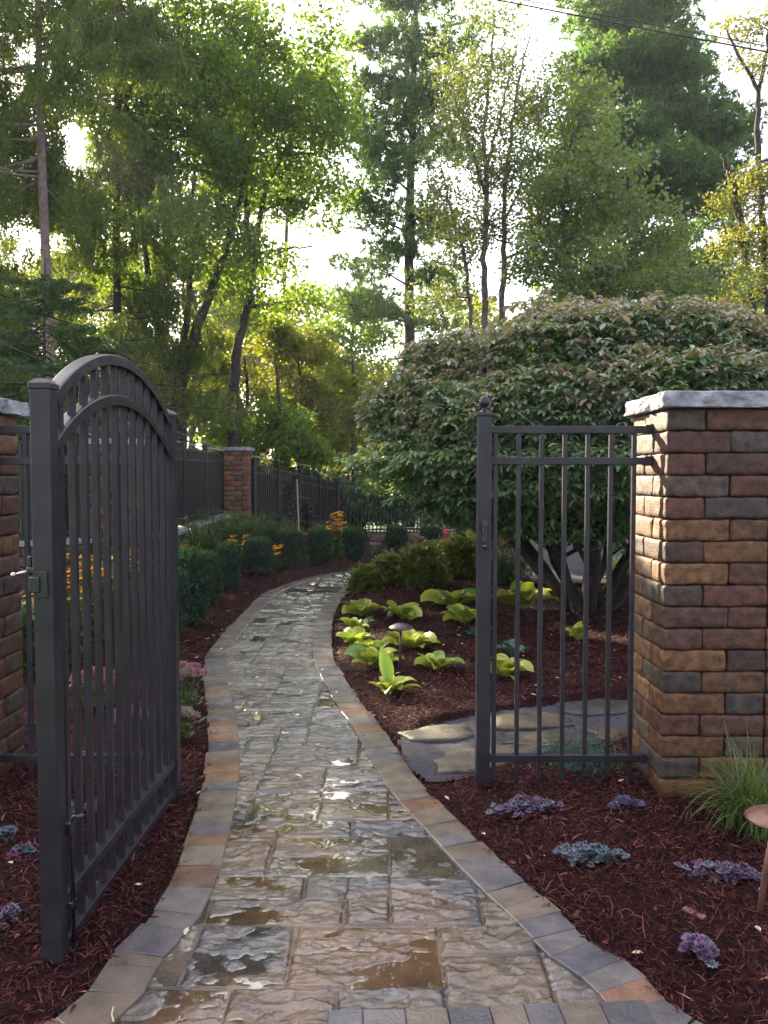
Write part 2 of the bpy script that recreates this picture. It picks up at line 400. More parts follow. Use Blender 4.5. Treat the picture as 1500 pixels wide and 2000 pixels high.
# mulch shreds (nobody could count them)
def strands(n, x0, x1, y0, y1, lmin, lmax, wmin, wmax, seed=0):
    p = np.c_[rng.uniform(x0, x1, n), rng.uniform(y0, y1, n)]
    k = ~inpoly(p, inner_poly * 1.0); k &= ~inpoly(p, gravel_poly) | (rng.random(n) < .03 + .5 * (vnoise(p, 4.5, 44) > .6))
    ins = inpoly(p, outer_poly); de = dist_edge(p)
    k &= ~ins | ((de < .03) & (rng.random(n) < .35)) | ((de < .3) & (rng.random(n) < .004))
    p = p[k]; ins = ins[k]; n = len(p)
    z = np.maximum(bed_z(p), np.where(ins, .024, -1)) + rng.uniform(.002, .016, n) * np.where(ins, .3, 1)
    a = rng.uniform(0, 2 * PI, n); L = rng.uniform(lmin, lmax, n) * rng.uniform(.5, 1, n)
    cc = np.ones((n, 3)) * (.35 + 1.5 * rng.random(n) ** 2)[:, None]
    pale = rng.random(n) < .02; cc[pale] *= (3.2, 4.5, 4.0)
    blades(mb, np.c_[p, z], a, L, rng.uniform(wmin, wmax, n), rng.normal(.25, .3, n), rng.normal(-.35, .35, n), nseg=2, two=True, cm=cc, roll=rng.normal(0, .5, n))
mb = MB()
strands(110000, -2.2, 2.6, 1.7, 4.6, .015, .065, .0015, .0055)
strands(70000, -3.2, 4.0, 4.6, 9.5, .03, .09, .003, .008)
strands(5000, -2.2, 2.6, 1.7, 6, .02, .06, .006, .014)
strands(16000, -3.5, 5.0, 9.5, 15, .05, .12, .006, .012)
tag(mb.build('mulch', M['mulch']), 'dark red brown shredded bark mulch covering the planting beds', 'mulch', kind='stuff')

# ------------------------------------------------------------------ path: textured slabs with wet hollows
def path_material():
    m, n, o = new_mat('wet_slabs'); p = N_(n, 'ShaderNodeBsdfPrincipled')
    a = N_(n, 'ShaderNodeAttribute', attribute_name='col'); wt = N_(n, 'ShaderNodeAttribute', attribute_name='wet')
    f = rampf(n, noise_node(n, 6, 8, rough=.65), .35, .65)
    col = mixc(n, 1., a.outputs['Color'], mixc(n, f, (.6, .6, .62), (1.25, 1.2, 1.1)), 'MULTIPLY')
    f2 = rampf(n, noise_node(n, 160, 3), .3, .7)
    col = mixc(n, 1., col, mixc(n, f2, (.75, .75, .75), (1.2, 1.2, 1.2)), 'MULTIPLY')
    n.links.new(mixc(n, wt.outputs['Fac'], col, mixc(n, 1., col, (.78, .72, .62), 'MULTIPLY')), p.inputs['Base Color'])
    b = N_(n, 'ShaderNodeBump'); b.inputs['Distance'].default_value = .004
    mm = N_(n, 'ShaderNodeMath', operation='MULTIPLY_ADD'); n.links.new(wt.outputs['Fac'], mm.inputs[0]); mm.inputs[1].default_value = -.55; mm.inputs[2].default_value = .55
    n.links.new(mm.outputs[0], b.inputs['Strength']); n.links.new(noise_node(n, 90, 8, rough=.7), b.inputs['Height']); n.links.new(b.outputs[0], p.inputs['Normal'])
    r = rampf(n, noise_node(n, 3.0, 4), .35, .62, .22, .06)
    mu = N_(n, 'ShaderNodeMath', operation='MULTIPLY'); n.links.new(r, mu.inputs[0]); sb = N_(n, 'ShaderNodeMath', operation='SUBTRACT'); sb.inputs[0].default_value = 1.0
    n.links.new(wt.outputs['Fac'], sb.inputs[1]); n.links.new(sb.outputs[0], mu.inputs[1])
    ad = N_(n, 'ShaderNodeMath', operation='ADD'); n.links.new(mu.outputs[0], ad.inputs[0]); ad.inputs[1].default_value = .015
    n.links.new(ad.outputs[0], p.inputs['Roughness']); p.inputs['Specular IOR Level'].default_value = .65; p.inputs['Coat Weight'].default_value = .22; p.inputs['Coat Roughness'].default_value = .07
    n.links.new(p.outputs[0], o.inputs[0]); return m
M['slab'] = path_material()
MOD = .145
def slab_layout(nx, ny):
    g = -np.ones((nx, ny), int); rects = []
    opts = [(2, 2), (3, 2), (2, 1), (3, 2), (2, 2), (1, 1), (3, 1), (2, 1), (1, 2)]
    for j in range(ny):
        for i in range(nx):
            if g[i, j] >= 0: continue
            random.shuffle(opts)
            for wv, hv in opts + [(1, 1)]:
                if i + wv <= nx and j + hv <= ny and (g[i:i + wv, j:j + hv] < 0).all():
                    g[i:i + wv, j:j + hv] = len(rects); rects.append((i, j, wv, hv)); break
    return g, np.array(rects)
SX0, SY0 = -2.3, 1.3
NX, NY = int(6 / MOD), int(12.2 / MOD)
sg, rects = slab_layout(NX, NY)
PAL = np.array([(.145, .122, .106), (.11, .105, .108), (.16, .125, .085), (.155, .11, .075), (.165, .10, .07), (.13, .118, .10), (.10, .095, .095)])
rc = PAL[rng.choice(len(PAL), len(rects), p=[.25, .18, .15, .12, .07, .13, .10])] * rng.uniform(.65, 1.0, (len(rects), 1))
rt = rng.normal(0, .006, (len(rects), 2)); rz0 = rng.normal(0, .0022, len(rects))
def slabs(y0, y1, st):
    xs0 = max(SX0, -2.2); P, Fq = heightgrid(xs0, 3.2, y0, y1 + st, st)
    gx = (P[:, 0] - SX0) / MOD; gy = (P[:, 1] - SY0) / MOD
    k = sg[np.clip(gx.astype(int), 0, NX - 1), np.clip(gy.astype(int), 0, NY - 1)]; r = rects[k]
    wob = (vnoise(P, 14, 77) - .5) * .010
    ex = np.minimum(gx - r[:, 0], r[:, 0] + r[:, 2] - gx) * MOD + wob; ey = np.minimum(gy - r[:, 1], r[:, 1] + r[:, 3] - gy) * MOD + wob
    e = np.minimum(ex, ey)
    cx = gx * MOD - (r[:, 0] + r[:, 2] / 2) * MOD; cy = gy * MOD - (r[:, 1] + r[:, 3] / 2) * MOD
    Q = np.c_[P[:, 0] * 1.0, P[:, 1] * 1.9, k * 3.7]
    a = fbm(Q, 4.5, 11, 5); rip = smooth((a * 6 + vnoise(Q, 9, 23) * .5) % 1, 0, .75)           # riven terraces
    b = fbm(Q, 16, 31, 4)
    h = rz0[k] + cx * rt[k, 0] + cy * rt[k, 1] + (a - .5) * .024 - (rip - .5) * .0040 + (b - .5) * .011 * (.35 + 1.3 * vnoise(P, 5, 12)) + (fbm(Q, 42, 71, 2) - .5) * .0022
    joint = 1 - smooth(e, .003, .009)
    zz = .012 + h - joint * .011
    # standing water
    pm = fbm(P + 40, 1.4, 91, 4)
    wl = .012 - .0070 + .0052 * smooth(pm, .50, .66)
    wet = zz < wl; wet &= joint < .9
    zz = np.where(zz < wl, wl, zz)
    col = rc[k] * (1 - .5 * joint[:, None]) * (.85 + .3 * fbm(P, 3, 55, 3)[:, None])
    og = smooth(fbm(P + 9, 2.2, 61, 3), .55, .65)[:, None] * .7; og = og * (1 - smooth(P[:, 1], 3.0, 4.5))[:, None]; col = col * (1 - og) + og * np.array([.15, .092, .055]); gm = (smooth(P[:, 1], 2.8, 4.6) * .75)[:, None]; col = col * (1 - gm) + gm * col.mean(1)[:, None] * np.array([1.03, 1.0, .99])
    ok = inpoly(P, inner_poly); fk = ok[Fq].all(1); Fq = Fq[fk]
    used = np.unique(Fq); mp = -np.ones(len(P), int); mp[used] = np.arange(len(used))
    return np.c_[P, zz][used], mp[Fq], col[used], wet[used]
mb = MB(); wets = []
for y0, y1, st in ((1.5, 4.2, .005), (4.2, 7.0, .009), (7.0, 13.0, .018)):
    v, f, c, wv = slabs(y0, y1, st); mb.add(v, [f], c); wets.append(wv)
po = mb.build('path', M['slab'], smooth=True)
at = po.data.attributes.new('wet', 'FLOAT', 'POINT'); at.data.foreach_set('value', np.concatenate(wets).astype(np.float32))
tag(po, kind='structure')
# joint sand beneath
mb = MB(); n_ = NL
v = np.vstack([np.c_[Lc, np.full(n_, -.003)], np.c_[Rc, np.full(n_, -.003)]]); i = np.arange(n_ - 1)
mb.add(v, [np.stack([i, i + n_, i + n_ + 1, i + 1], 1)]); tag(mb.build('path_base', M['dark_joint']), kind='structure')
# border pavers
M['paver'] = solid('border_pavers', (.7, .7, .72), (1.2, 1.15, 1.1), rough=.20, nscale=12, bump=.45, bscale=120, attr=True, detail=8, bdist=.004)
BPAL = np.array([(.125, .112, .104), (.108, .100, .100), (.15, .12, .088), (.17, .095, .060), (.14, .112, .085), (.085, .083, .09)])
def paver(mb, q, z, c, inset=.003):
    q = np.asarray(q); ctr = q.mean(0); d = q - ctr
    top = ctr + d * (1 - inset * 2 / .1); bot = ctr + d * (1 - inset * .4 / .1)
    zz = z + rng.normal(0, .0012, 4)
    v = np.vstack([np.c_[top, zz], np.c_[bot, zz - .003], np.c_[bot, [-.02] * 4]])
    f = [[0, 1, 2, 3]]
    for k in range(4):
        l = (k + 1) % 4; f += [[k, 4 + k, 4 + l, l], [4 + k, 8 + k, 8 + l, 4 + l]]
    mb.add(v, [np.array(f)], c)
mb = MB()
for cv, iv, LN, sgn in ((Lc, Li, LL, 1), (Rc, Ri, RL, -1)):
    s = 0; ss = np.linspace(0, LN, NL)
    while s < LN - .1:
        wv = random.choice([.07, .09, .11, .11, .14]); g = lambda c, u: np.array([np.interp(u, ss, c[:, 0]), np.interp(u, ss, c[:, 1])])
        q = [g(cv, s), g(cv, s + wv), g(iv, s + wv), g(iv, s)]
        j = rng.normal(0, .004, 2); q[0] = q[0] + j; q[1] = q[1] + j
        if sgn > 0: q = q[::-1]
        y = q[0][1]; pr = [.2, .12, .25, .2, .18, .05] if y < 4.5 else [.42, .3, .12, .02, .1, .04]
        paver(mb, q, .020 + rng.normal(0, .001), BPAL[rng.choice(6, p=pr)] * rng.uniform(.85, 1.15)); s += wv
# soldier course across the mouth of the path
x = -.16
rw = math.radians(3.0); ux = np.array([math.cos(rw), math.sin(rw)]); uy_ = np.array([-math.sin(rw), math.cos(rw)])
o0 = G(640, 1990)[:2]
for kk in range(8):
    wv = random.choice([.09, .11, .12]);
    if kk == 0: xx = 0
    a = o0 + ux * xx; b = o0 + ux * (xx + wv); q = [a, b, b - uy_ * .16, a - uy_ * .16][::-1]
    paver(mb, q, .0235, BPAL[rng.choice(6, p=[.2, .3, .1, .2, .0, .2])] * rng.uniform(.85, 1.1)); xx += wv
tag(mb.build('path_border', M['paver']), kind='structure')

# gravel area with irregular flagstones
mb = MB(); c = gravel_poly.mean(0)
P, Fq = heightgrid(gravel_poly[:, 0].min() - .05, gravel_poly[:, 0].max() + .05, gravel_poly[:, 1].min() - .05, gravel_poly[:, 1].max() + .05, .02)
ok = inpoly(P + (np.stack([vnoise(P, 6, 3), vnoise(P, 6, 4)], 1) - .5) * .08, gravel_poly); fk = ok[Fq].all(1)
used = np.unique(Fq[fk]); mp = -np.ones(len(P), int); mp[used] = np.arange(len(used))
mb.add(np.c_[P, .006 + (vnoise(P, 30, 8) - .5) * .008][used], [mp[Fq[fk]]]); tag(mb.build('gravel_strip', M['gravel'], smooth=True), kind='structure')
flags = [((775, 1437), (830, 1425), (905, 1420), (925, 1440), (890, 1452), (800, 1452), 'pale tan irregular flagstone set in gravel nearest the paved path', (1.1, 1.1, 1.1)),
         ((960, 1405), (1040, 1395), (1100, 1402), (1120, 1420), (1050, 1430), (965, 1427), 'brown flagstone in gravel just right of the fence end post', (.9, .8, .65)),
         ((845, 1490), (900, 1470), (1000, 1462), (1105, 1455), (1060, 1478), (990, 1500), (920, 1515), (865, 1515), 'large tan flagstone with grain lying across the fence line', (.95, .9, .85)),
         ((1090, 1378), (1170, 1370), (1235, 1374), (1232, 1395), (1150, 1402), (1095, 1396), 'grey wet flagstone at the far side of the gravel strip', (.6, .62, .7)),
         ((985, 1455), (1060, 1435), (1105, 1442), (1110, 1450), (1050, 1462), 'small ochre flagstone behind the larger one in the gravel', (1., .8, .5)),
         ((1150, 1432), (1232, 1425), (1235, 1452), (1190, 1456), 'orange brown flagstone beside the base of the right brick pillar', (.9, .65, .45))]
for fl in flags:
    q = np.array([G(*p)[:2] for p in fl[:-2]]); ctr = q.mean(0); mb = MB()
    th = np.linspace(0, 2 * PI, 41)[:-1]; qq = []
    n0 = len(q)
    for t in np.linspace(0, n0, 40, endpoint=False):
        a = int(t); b = (a + 1) % n0; f = t - a; qq.append(q[a] * (1 - f) + q[b] * f)
    qq = np.array(qq); qq += (np.stack([vnoise(qq, 18, 1), vnoise(qq, 18, 2)], 1) - .5) * .04
    rings = []
    for s, zz in ((1, -.01), (1, .014), (.99, .019), (.7, .020), (.35, .020)):
        r = ctr + (qq - ctr) * s; rings.append(np.c_[r, zz + (fbm(r, 8, 5, 3) - .5) * .007 * (zz > .016)])
    v = np.vstack(rings + [np.r_[ctr, .020][None]]); f = []
    for k in range(4):
        i = np.arange(40); j = (i + 1) % 40; f.append(np.stack([k * 40 + i, k * 40 + j, k * 40 + 40 + j, k * 40 + 40 + i], 1))
    i = np.arange(40); j = (i + 1) % 40; f.append(np.stack([160 + i, 160 + j, np.full(40, 200)], 1))
    mb.add(v, f, fl[-1]); tag(mb.build('flagstone', M['flag'], smooth=True), fl[-2], 'flagstone', 'flagstones in the gravel strip')

# ------------------------------------------------------------------ brick pillars
KPAL = np.array([(.16, .080, .052), (.18, .088, .058), (.28, .165, .070), (.22, .13, .060), (.115, .105, .10), (.14, .115, .095), (.14, .080, .060), (.24, .135, .060)])
def pillar(name, label, x0, y0, Wd=.60, Dp=.435, courses=19, ch=.0915, z0=-.06, mirror=False, seed=0, cap=(.03, .05, .06), detail=True, pale=1.0):
    loc = np.array([x0, y0, 0.]); t = thing(name, label, 'pillar', loc, group='brick pillars')
    r2 = np.random.default_rng(seed); mb = MB(); sx = -1 if mirror else 1
    last = -1
    for k in range(courses):
        front = ([.27, .165, .165], .165) if k % 2 else ([.165, .27, .165], .27)
        back = Dp - front[1]
        sc = Wd / .6; rows = [(0, front[1], [a * sc for a in front[0]]), (front[1], back, [Wd / 2, Wd / 2])]
        for yy, dp, ws in rows:
            dp = dp if Dp == .435 else dp
            xx = 0
            for wv in ws:
                c = r2.integers(len(KPAL))
                while c == last: c = r2.integers(len(KPAL))
                last = c; col = KPAL[c] * r2.uniform(.8, 1.2) * pale * (1.28, 1.12, .92); g = .0015
                cx = xx + wv / 2; cen = (sx * cx + r2.normal(0, .0015), yy + dp / 2 + r2.normal(0, .002), z0 + ch * (k + .5))
                rbox(mb, cen, (wv - 2 * g, dp - 2 * g, ch - .002), .0125 if detail else .012, div=(8, 6, 4) if detail else (1, 1, 1), noise=.0055 if detail else .004, nsc=22, seed=k * 7 + int(xx * 100), col=col)
                xx += wv
    mb.build('brick_body', M['block'], t, smooth=True)
    mb = MB(); H = z0 + courses * ch
    rbox(mb, (sx * Wd / 2, Dp / 2, (H + z0) / 2), (Wd - .05, Dp - .05, H - z0 - .01), .002); mb.build('joint_shade_core', M['dark_joint'], t)  # dark core colours in the shade between the blocks
    mb = MB(); cw, cf, cb = cap; th = .066
    rbox(mb, (sx * Wd / 2, Dp / 2 + (cb - cf) / 2, H + th / 2 + .002), (Wd + 2 * cw, Dp + cf + cb, th), .006, div=(40, 26, 6) if detail else (6, 6, 2), noise=0)
    v = mb.v[0]; hx = Wd / 2 + cw; sideness = np.maximum(smooth(np.abs(v[:, 0] - sx * Wd / 2), hx - .02, hx), smooth(np.abs(v[:, 1] - Dp / 2 - (cb - cf) / 2), (Dp + cf + cb) / 2 - .02, (Dp + cf + cb) / 2))
    nn = fbm(v + seed, 14, seed, 4); nn2 = np.abs(fbm(v * (1, 1, 1.5) + 5, 9, seed + 3, 3) - .5) * 2
    dirs = np.c_[v[:, 0] - sx * Wd / 2, v[:, 1] - Dp / 2, np.zeros(len(v))]; dirs /= np.linalg.norm(dirs, axis=1)[:, None] + 1e-9
    v += dirs * (sideness * ((nn - .5) * .060 - nn2 * .022))[:, None]; v[:, 2] += (1 - sideness) * (nn - .5) * .002
    mb.build('cap_stone', M['lime'], t, smooth=False)
    return t
pillar('brick_pillar', 'tumbled brick pillar with pale stone cap, in the right foreground holding the open black fence panel', 1.166, 3.18, seed=5)
pillar('brick_pillar', 'brick pillar cropped by the left edge, behind the open gate leaf', -1.713, 3.18, mirror=True, seed=9)
pB = W(172, 1000, 9.0); pA = W(437, 1000, 14.0)
pillar('brick_pillar', 'distant brick pillar seen through the bars of the arched gate leaf', pB[0], 9.0, seed=15, detail=False, courses=20, pale=.9)
pillar('brick_pillar', 'distant brick pillar with stone cap between two runs of far fence', pA[0], 14.0, Wd=.46, seed=21, detail=False, courses=21, pale=1.5)

# ------------------------------------------------------------------ near fence panels
FY = 3.36
def picket_mb(x, y, z0, z1, s=.019):
    m = MB(); rbox(m, (x, y, (z0 + z1) / 2), (s, s, z1 - z0), .0018); return m
def fence_panel(label, px0, x0, x1, post_x, ball):
    loc = np.array([post_x, FY, 0.]); t = thing('fence_panel', label, 'fence', loc, group='short fence panels beside the gate')
    m = MB(); rbox(m, (post_x, FY, .80), (.060, .060, 1.72), .003); off(m, loc).build('post', M['metal'], t)
    m = MB(); rbox(m, (post_x, FY, 1.668), (.070, .070, .018), .003)
    if ball:
        lathe(m, [(.001, 1.748), (.012, 1.7465), (.020, 1.738), (.0245, 1.724), (.0225, 1.711), (.014, 1.701), (.009, 1.697), (.009, 1.692), (.015, 1.688), (.018, 1.684), (.022, 1.681), (.030, 1.677)], (post_x, FY, 0), 20)
    else:
        h = .035; v = np.array([(post_x - h, FY - h, 1.677), (post_x + h, FY - h, 1.677), (post_x + h, FY + h, 1.677), (post_x - h, FY + h, 1.677), (post_x, FY, 1.692)])
        m.add(v, [np.array([[0, 1, 4], [1, 2, 4], [2, 3, 4], [3, 0, 4]])])
    off(m, loc).build('post_cap', M['metal'], t, smooth=ball)
    for zc in (1.602, 1.466, .150, .026):
        m = MB(); rbox(m, ((x0 + x1) / 2, FY, zc), (abs(x1 - x0), .030, .032), .0025); off(m, loc).build('rail', M['metal'], t)
    n = int(round(abs(x1 - x0) / .1))
    xs = [px0 + k * .1007 * (1 if x1 > x0 else -1) for k in range(n)]
    for xx in xs: off(picket_mb(xx, FY, .02, 1.60), loc).build('picket', M['metal'], t)
    return t, loc
t, loc = fence_panel('short black fence panel with ball topped post joined to the right brick pillar', .487, .467, 1.160, .437, True)
for zc in (1.602, 1.466, .150):
    m = MB(); rbox(m, (1.150, FY, zc), (.034, .040, .042), .003); rbox(m, (1.163, FY, zc + .012), (.006, .024, .030), .001); off(m, loc).build('rail_bracket', M['metal'], t)
# gate latch keeper on the end post
m = MB(); rbox(m, (.437, FY - .034, 1.16), (.022, .014, .10), .003); rbox(m, (.437, FY - .05, 1.19), (.030, .02, .02), .004); rbox(m, (.427, FY - .055, 1.165), (.010, .03, .03), .003)
lathe(m, [(.001, .014), (.010, .010), (.013, 0), (.010, -.010), (.001, -.014)], (.437, FY - .052, 1.095), 12)
off(m, loc).build('latch_keeper', M['steel'], t, smooth=False)
fence_panel('short black fence panel between the left brick pillar and the gate hinge post', -1.565 + .0, -1.700, -.97, -.942, False)

# ------------------------------------------------------------------ arched gate leaf, swung open towards us
hA = np.array([-.918, 3.285]); hB = np.array([-.945, 2.145]); ld = hB - hA; LW = np.linalg.norm(ld); ld = ld / LW
AX = np.array([[ld[0], ld[1], 0], [-ld[1], ld[0], 0], [0, 0, 1.]])
gloc = np.array([hA[0], hA[1], 0.])
gate = thing('garden_gate', 'dark metal gate leaf with double arched top, swung open left of the path', 'gate', gloc)
def gp(s, o, z): return np.array([hA[0] + ld[0] * s - ld[1] * o, hA[1] + ld[1] * s + ld[0] * o, z])
for s, z1 in ((.0, 1.655), (LW, 1.648)):
    m = MB(); rbox(m, gp(s, 0, z1 / 2 + .008), (.055, .055, z1 - .016), .003, AX); st = off(m, gloc).build('stile', M['metal'], gate)
    m = MB(); rbox(m, gp(s, 0, z1), (.062, .062, .018), .003, AX)
    h = .029; c = gp(s, 0, z1 + .009); v = [c + AX[0] * a * h + AX[1] * b * h for a, b in ((-1, -1), (1, -1), (1, 1), (-1, 1))]
    v2 = [c + AX[0] * a * h * .55 + AX[1] * b * h * .55 + (0, 0, .012) for a, b in ((-1, -1), (1, -1), (1, 1), (-1, 1))]
    m.add(np.array(v + v2), [np.array([[0, 1, 5, 4], [1, 2, 6, 5], [2, 3, 7, 6], [3, 0, 4, 7], [4, 5, 6, 7]])]); off(m, gloc).build('stile_cap', M['metal'], st)
s0, s1 = .0275, LW - .0275
def archz(s, base, rise): u = (s - LW / 2) / (LW / 2); Rr = (rise ** 2 + (LW / 2) ** 2) / (2 * rise); return base + np.sqrt(np.maximum(Rr ** 2 - (s - LW / 2) ** 2, 0)) - (Rr - rise)
def arched(base, rise, th=.034, wd=.046):
    m = MB(); ss = np.linspace(s0, s1, 49); ring = [(-wd / 2, 0), (wd / 2, 0), (wd / 2, -th), (wd / 2 - .004, -th), (wd / 2 - .004, -.004), (-wd / 2 + .004, -.004), (-wd / 2 + .004, -th), (-wd / 2, -th)]
    ring = [(-wd / 2, -.003), (-wd / 2 + .003, 0), (-wd / 4, .0012), (wd / 4, .0012), (wd / 2 - .003, 0), (wd / 2, -.003), (wd / 2, -th), (wd / 2 - .004, -th), (wd / 2 - .004, -.006), (-wd / 2 + .004, -.006), (-wd / 2 + .004, -th), (-wd / 2, -th)]
    K = len(ring); vs = []
    dz = np.gradient(archz(ss, base, rise), ss)
    for s, d in zip(ss, dz):
        nrm = np.array([-d, 1.]) / math.hypot(1, d)
        for o, q in ring: vs.append(gp(s + nrm[0] * q, o, archz(s, base, rise) + nrm[1] * q))
    i = np.arange(48)[:, None] * K; j = np.arange(K)[None]; k = (j + 1) % K
    m.add(np.array(vs), [np.stack([i + j, i + k, i + K + k, i + K + j], -1).reshape(-1, 4), np.arange(K)[None], (np.arange(K)[::-1] + 48 * K)[None]])
    # rivets
    for s in np.arange(s0 + .05, s1, .0885):
        c = gp(s, wd / 2 * -1, archz(s, base, rise) - .017)
        for sg_ in (-1, 1):
            c = gp(s, sg_ * (wd / 2 + .001), archz(s, base, rise) - .017); rbox(m, c, (.006, .004, .006), .0018, AX)
    return off(m, gloc).build('arched_rail', M['metal'], gate)
arched(1.610, .205); arched(1.475, .205)
for zc in (.167, .033):
    m = MB(); rbox(m, gp(LW / 2, 0, zc), (LW - .055, .040, .033), .003, AX)
    off(m, gloc).build('bottom_rail', M['metal'], gate)
npk = 12
for k in range(npk):
    s = s0 + (k + .75) * (s1 - s0) / (npk + .5); z1 = archz(s, 1.610, .205) - .008
    m = MB(); rbox(m, gp(s, 0, (z1 + .035) / 2), (.0205, .0205, z1 - .035), .0015, AX); off(m, gloc).build('picket', M['metal'], gate)
# cane bolt on the near stile, latch fork, hinges
m = MB(); tube(m, [gp(LW - .034, .040, .03), gp(LW - .034, .040, .40), gp(LW - .034, .046, .415), gp(LW - .034, .075, .42)], .0065, 8); off(m, gloc).build('drop_rod', M['steel'], gate, smooth=True)
for zc in (.385, .16, .02):
    m = MB(); rbox(m, gp(LW - .034, .034, zc), (.034, .024, .035 if zc > .3 else .018), .003, AX); off(m, gloc).build('rod_bracket', M['steel'], gate)
m = MB(); rbox(m, gp(LW + .03, .0, 1.10) , (.006, .030, .075), .002, AX); rbox(m, gp(LW + .034, -.020, 1.10), (.012, .03, .045), .004, AX)
off(m, gloc); lt = m.build('latch_plate', M['steel'], gate)
m = MB(); rbox(m, gp(LW - .004, -.031, 1.135), (.036, .008, .066), .003, AX); rbox(m, gp(LW - .006, -.046, 1.135), (.014, .030, .022), .006, AX); rbox(m, gp(LW - .006, -.052, 1.160), (.010, .012, .03), .003, AX); off(m, gloc).build('latch_striker', M['steel'], gate)
m = MB(); tube(m, [gp(LW - .005, -.06, 1.132), gp(LW - .005, -.098, 1.122)], .0045, 8); lathe(m, [(.001, .008), (.007, .005), (.008, 0), (.007, -.005), (.001, -.008)], gp(LW - .005, -.098, 1.122), 10); off(m, gloc).build('striker_pin', M['bolt'], lt, smooth=True)
for zc in (.35, 1.30):
    m = MB(); rbox(m, gp(-.035, .0, zc), (.012, .04, .09), .003, AX); tube(m, [gp(-.037, .018, zc - .05), gp(-.037, .018, zc + .05)], .009, 10); off(m, gloc).build('hinge', M['steel'], gate)

# ------------------------------------------------------------------ far fence on a low stone wall
def far_fence(label, a, b, ztop0, ztop1, zb0, zb1, npost, group='black picket fence round the garden'):
    "a,b xy ends"
    a = np.array(a, float); b = np.array(b, float); L = np.linalg.norm(b - a); d = (b - a) / L
    loc = np.array([a[0], a[1], 0]); t = thing('picket_fence', label, 'fence', loc, group)
    ax = np.array([[d[0], d[1], 0], [-d[1], d[0], 0], [0, 0, 1.]])
    P = lambda s, z: np.array([a[0] + d[0] * s, a[1] + d[1] * s, z])
    top = lambda s: ztop0 + (ztop1 - ztop0) * s / L; bot = lambda s: zb0 + (zb1 - zb0) * s / L
    def rail(off_, wh):
        m = MB(); m2 = wh; sl_ = np.array([d[0] * L, d[1] * L, off_(L) - off_(0)]); u = sl_ / np.linalg.norm(sl_); axs = np.array([u, [-d[1], d[0], 0], np.cross(u, [-d[1], d[0], 0])])
        rbox(m, (P(0, off_(0)) + P(L, off_(L))) / 2, (np.linalg.norm(sl_), .03, .035), .002, axs); off(m, loc).build('rail', M['metal_far'], t)
    rail(top, 1); rail(lambda s: top(s) - .15, 1); rail(lambda s: bot(s) + .08, 1)
    for k in range(npost):
        s = L * k / max(npost - 1, 1); m = MB(); rbox(m, P(s, (top(s) + bot(s)) / 2 + .03), (.07, .07, top(s) - bot(s) + .1), .003, ax); rbox(m, P(s, top(s) + .09), (.085, .085, .02), .003, ax); off(m, loc).build('post', M['metal_far'], t)
    n = min(int(L / .09), 101)
    for k in range(1, n):
        s = L * k / n; m = MB(); rbox(m, P(s, (top(s) + bot(s)) / 2), (.026, .022, top(s) - bot(s)), .001, ax); off(m, loc).build('picket', M['metal_far'], t)
    return t
def lowwall(label, a, b, zt0, zt1, th=.3):
    a = np.array(a, float); b = np.array(b, float); L = np.linalg.norm(b - a); d = (b - a) / L; nrm = np.array([-d[1], d[0]])
    loc = np.array([a[0], a[1], 0]); t = thing('low_wall', label, 'wall', loc)
    m = MB(); rows = 6; r2 = np.random.default_rng(3)
    for k in range(rows):
        s = -.1 * (k % 2)
        while s < L:
            wv = r2.uniform(.2, .34); s2 = min(s + wv, L); s_ = max(s, 0)
            if s2 - s_ > .04:
                zt = zt0 + (zt1 - zt0) * (s_ / L); h = (zt + .1) / rows; c = a + d * (s_ + s2) / 2
                rbox(m, (c[0], c[1], -.1 + h * (k + .5)), (s2 - s_ - .006, th, h - .004), .012, np.array([[d[0], d[1], 0], [nrm[0], nrm[1], 0], [0, 0, 1]]), noise=.006, nsc=9, col=KPAL[r2.integers(len(KPAL))] * 1.3)
            s = s2
    off(m, loc).build('wall_blocks', M['block'], t, smooth=True)
    m = MB(); s = 0
    while s < L:
        s2 = min(s + r2.uniform(.5, .8), L); zt = zt0 + (zt1 - zt0) * (s / L); c = a + d * (s + s2) / 2
        rbox(m, (c[0], c[1], zt + .025), (s2 - s - .006, th + .06, .05), .008, np.array([[d[0], d[1], 0], [nrm[0], nrm[1], 0], [0, 0, 1]]), noise=.006, nsc=9); s = s2
    off(m, loc).build('coping', M['lime'], t)
eB = (pB[0] + .3, 9.2); eA = (pA[0] + .0, 14.2)
lowwall('low stone retaining wall with pale coping under the far fence', (pB[0] + .62, 9.5), (pA[0] - .02, 14.1), .62, .66)
far_fence('far black fence run between the two distant pillars, on the low wall', (pB[0] + .62, 9.5), (pA[0] - .03, 14.1), 1.78, 1.80, .70, .72, 4)
eC = W(657, 945, 18.0)
far_fence('far black fence run stepping down to the right of the capped pillar', (pA[0] + .50, 14.3), (eC[0], 18.0), 1.62, 1.24, .5, .05, 5)
eD = W(1010, 950, 19.0)
far_fence('far dark fence run behind the burning bush and clipped yews', (eC[0] + .05, 18.05), (eD[0], 19.0), 1.24, 1.22, .05, .05, 3)
lowwall('low stone wall left of the distant pillar, seen through the gate bars', (-6.5, 7.2), (pB[0] - .03, 9.1), .58, .62)
far_fence('black fence run on the far left, glimpsed between the gate bars', (-6.5, 7.2), (pB[0] - .03, 9.1), 1.78, 1.78, .67, .67, 3)

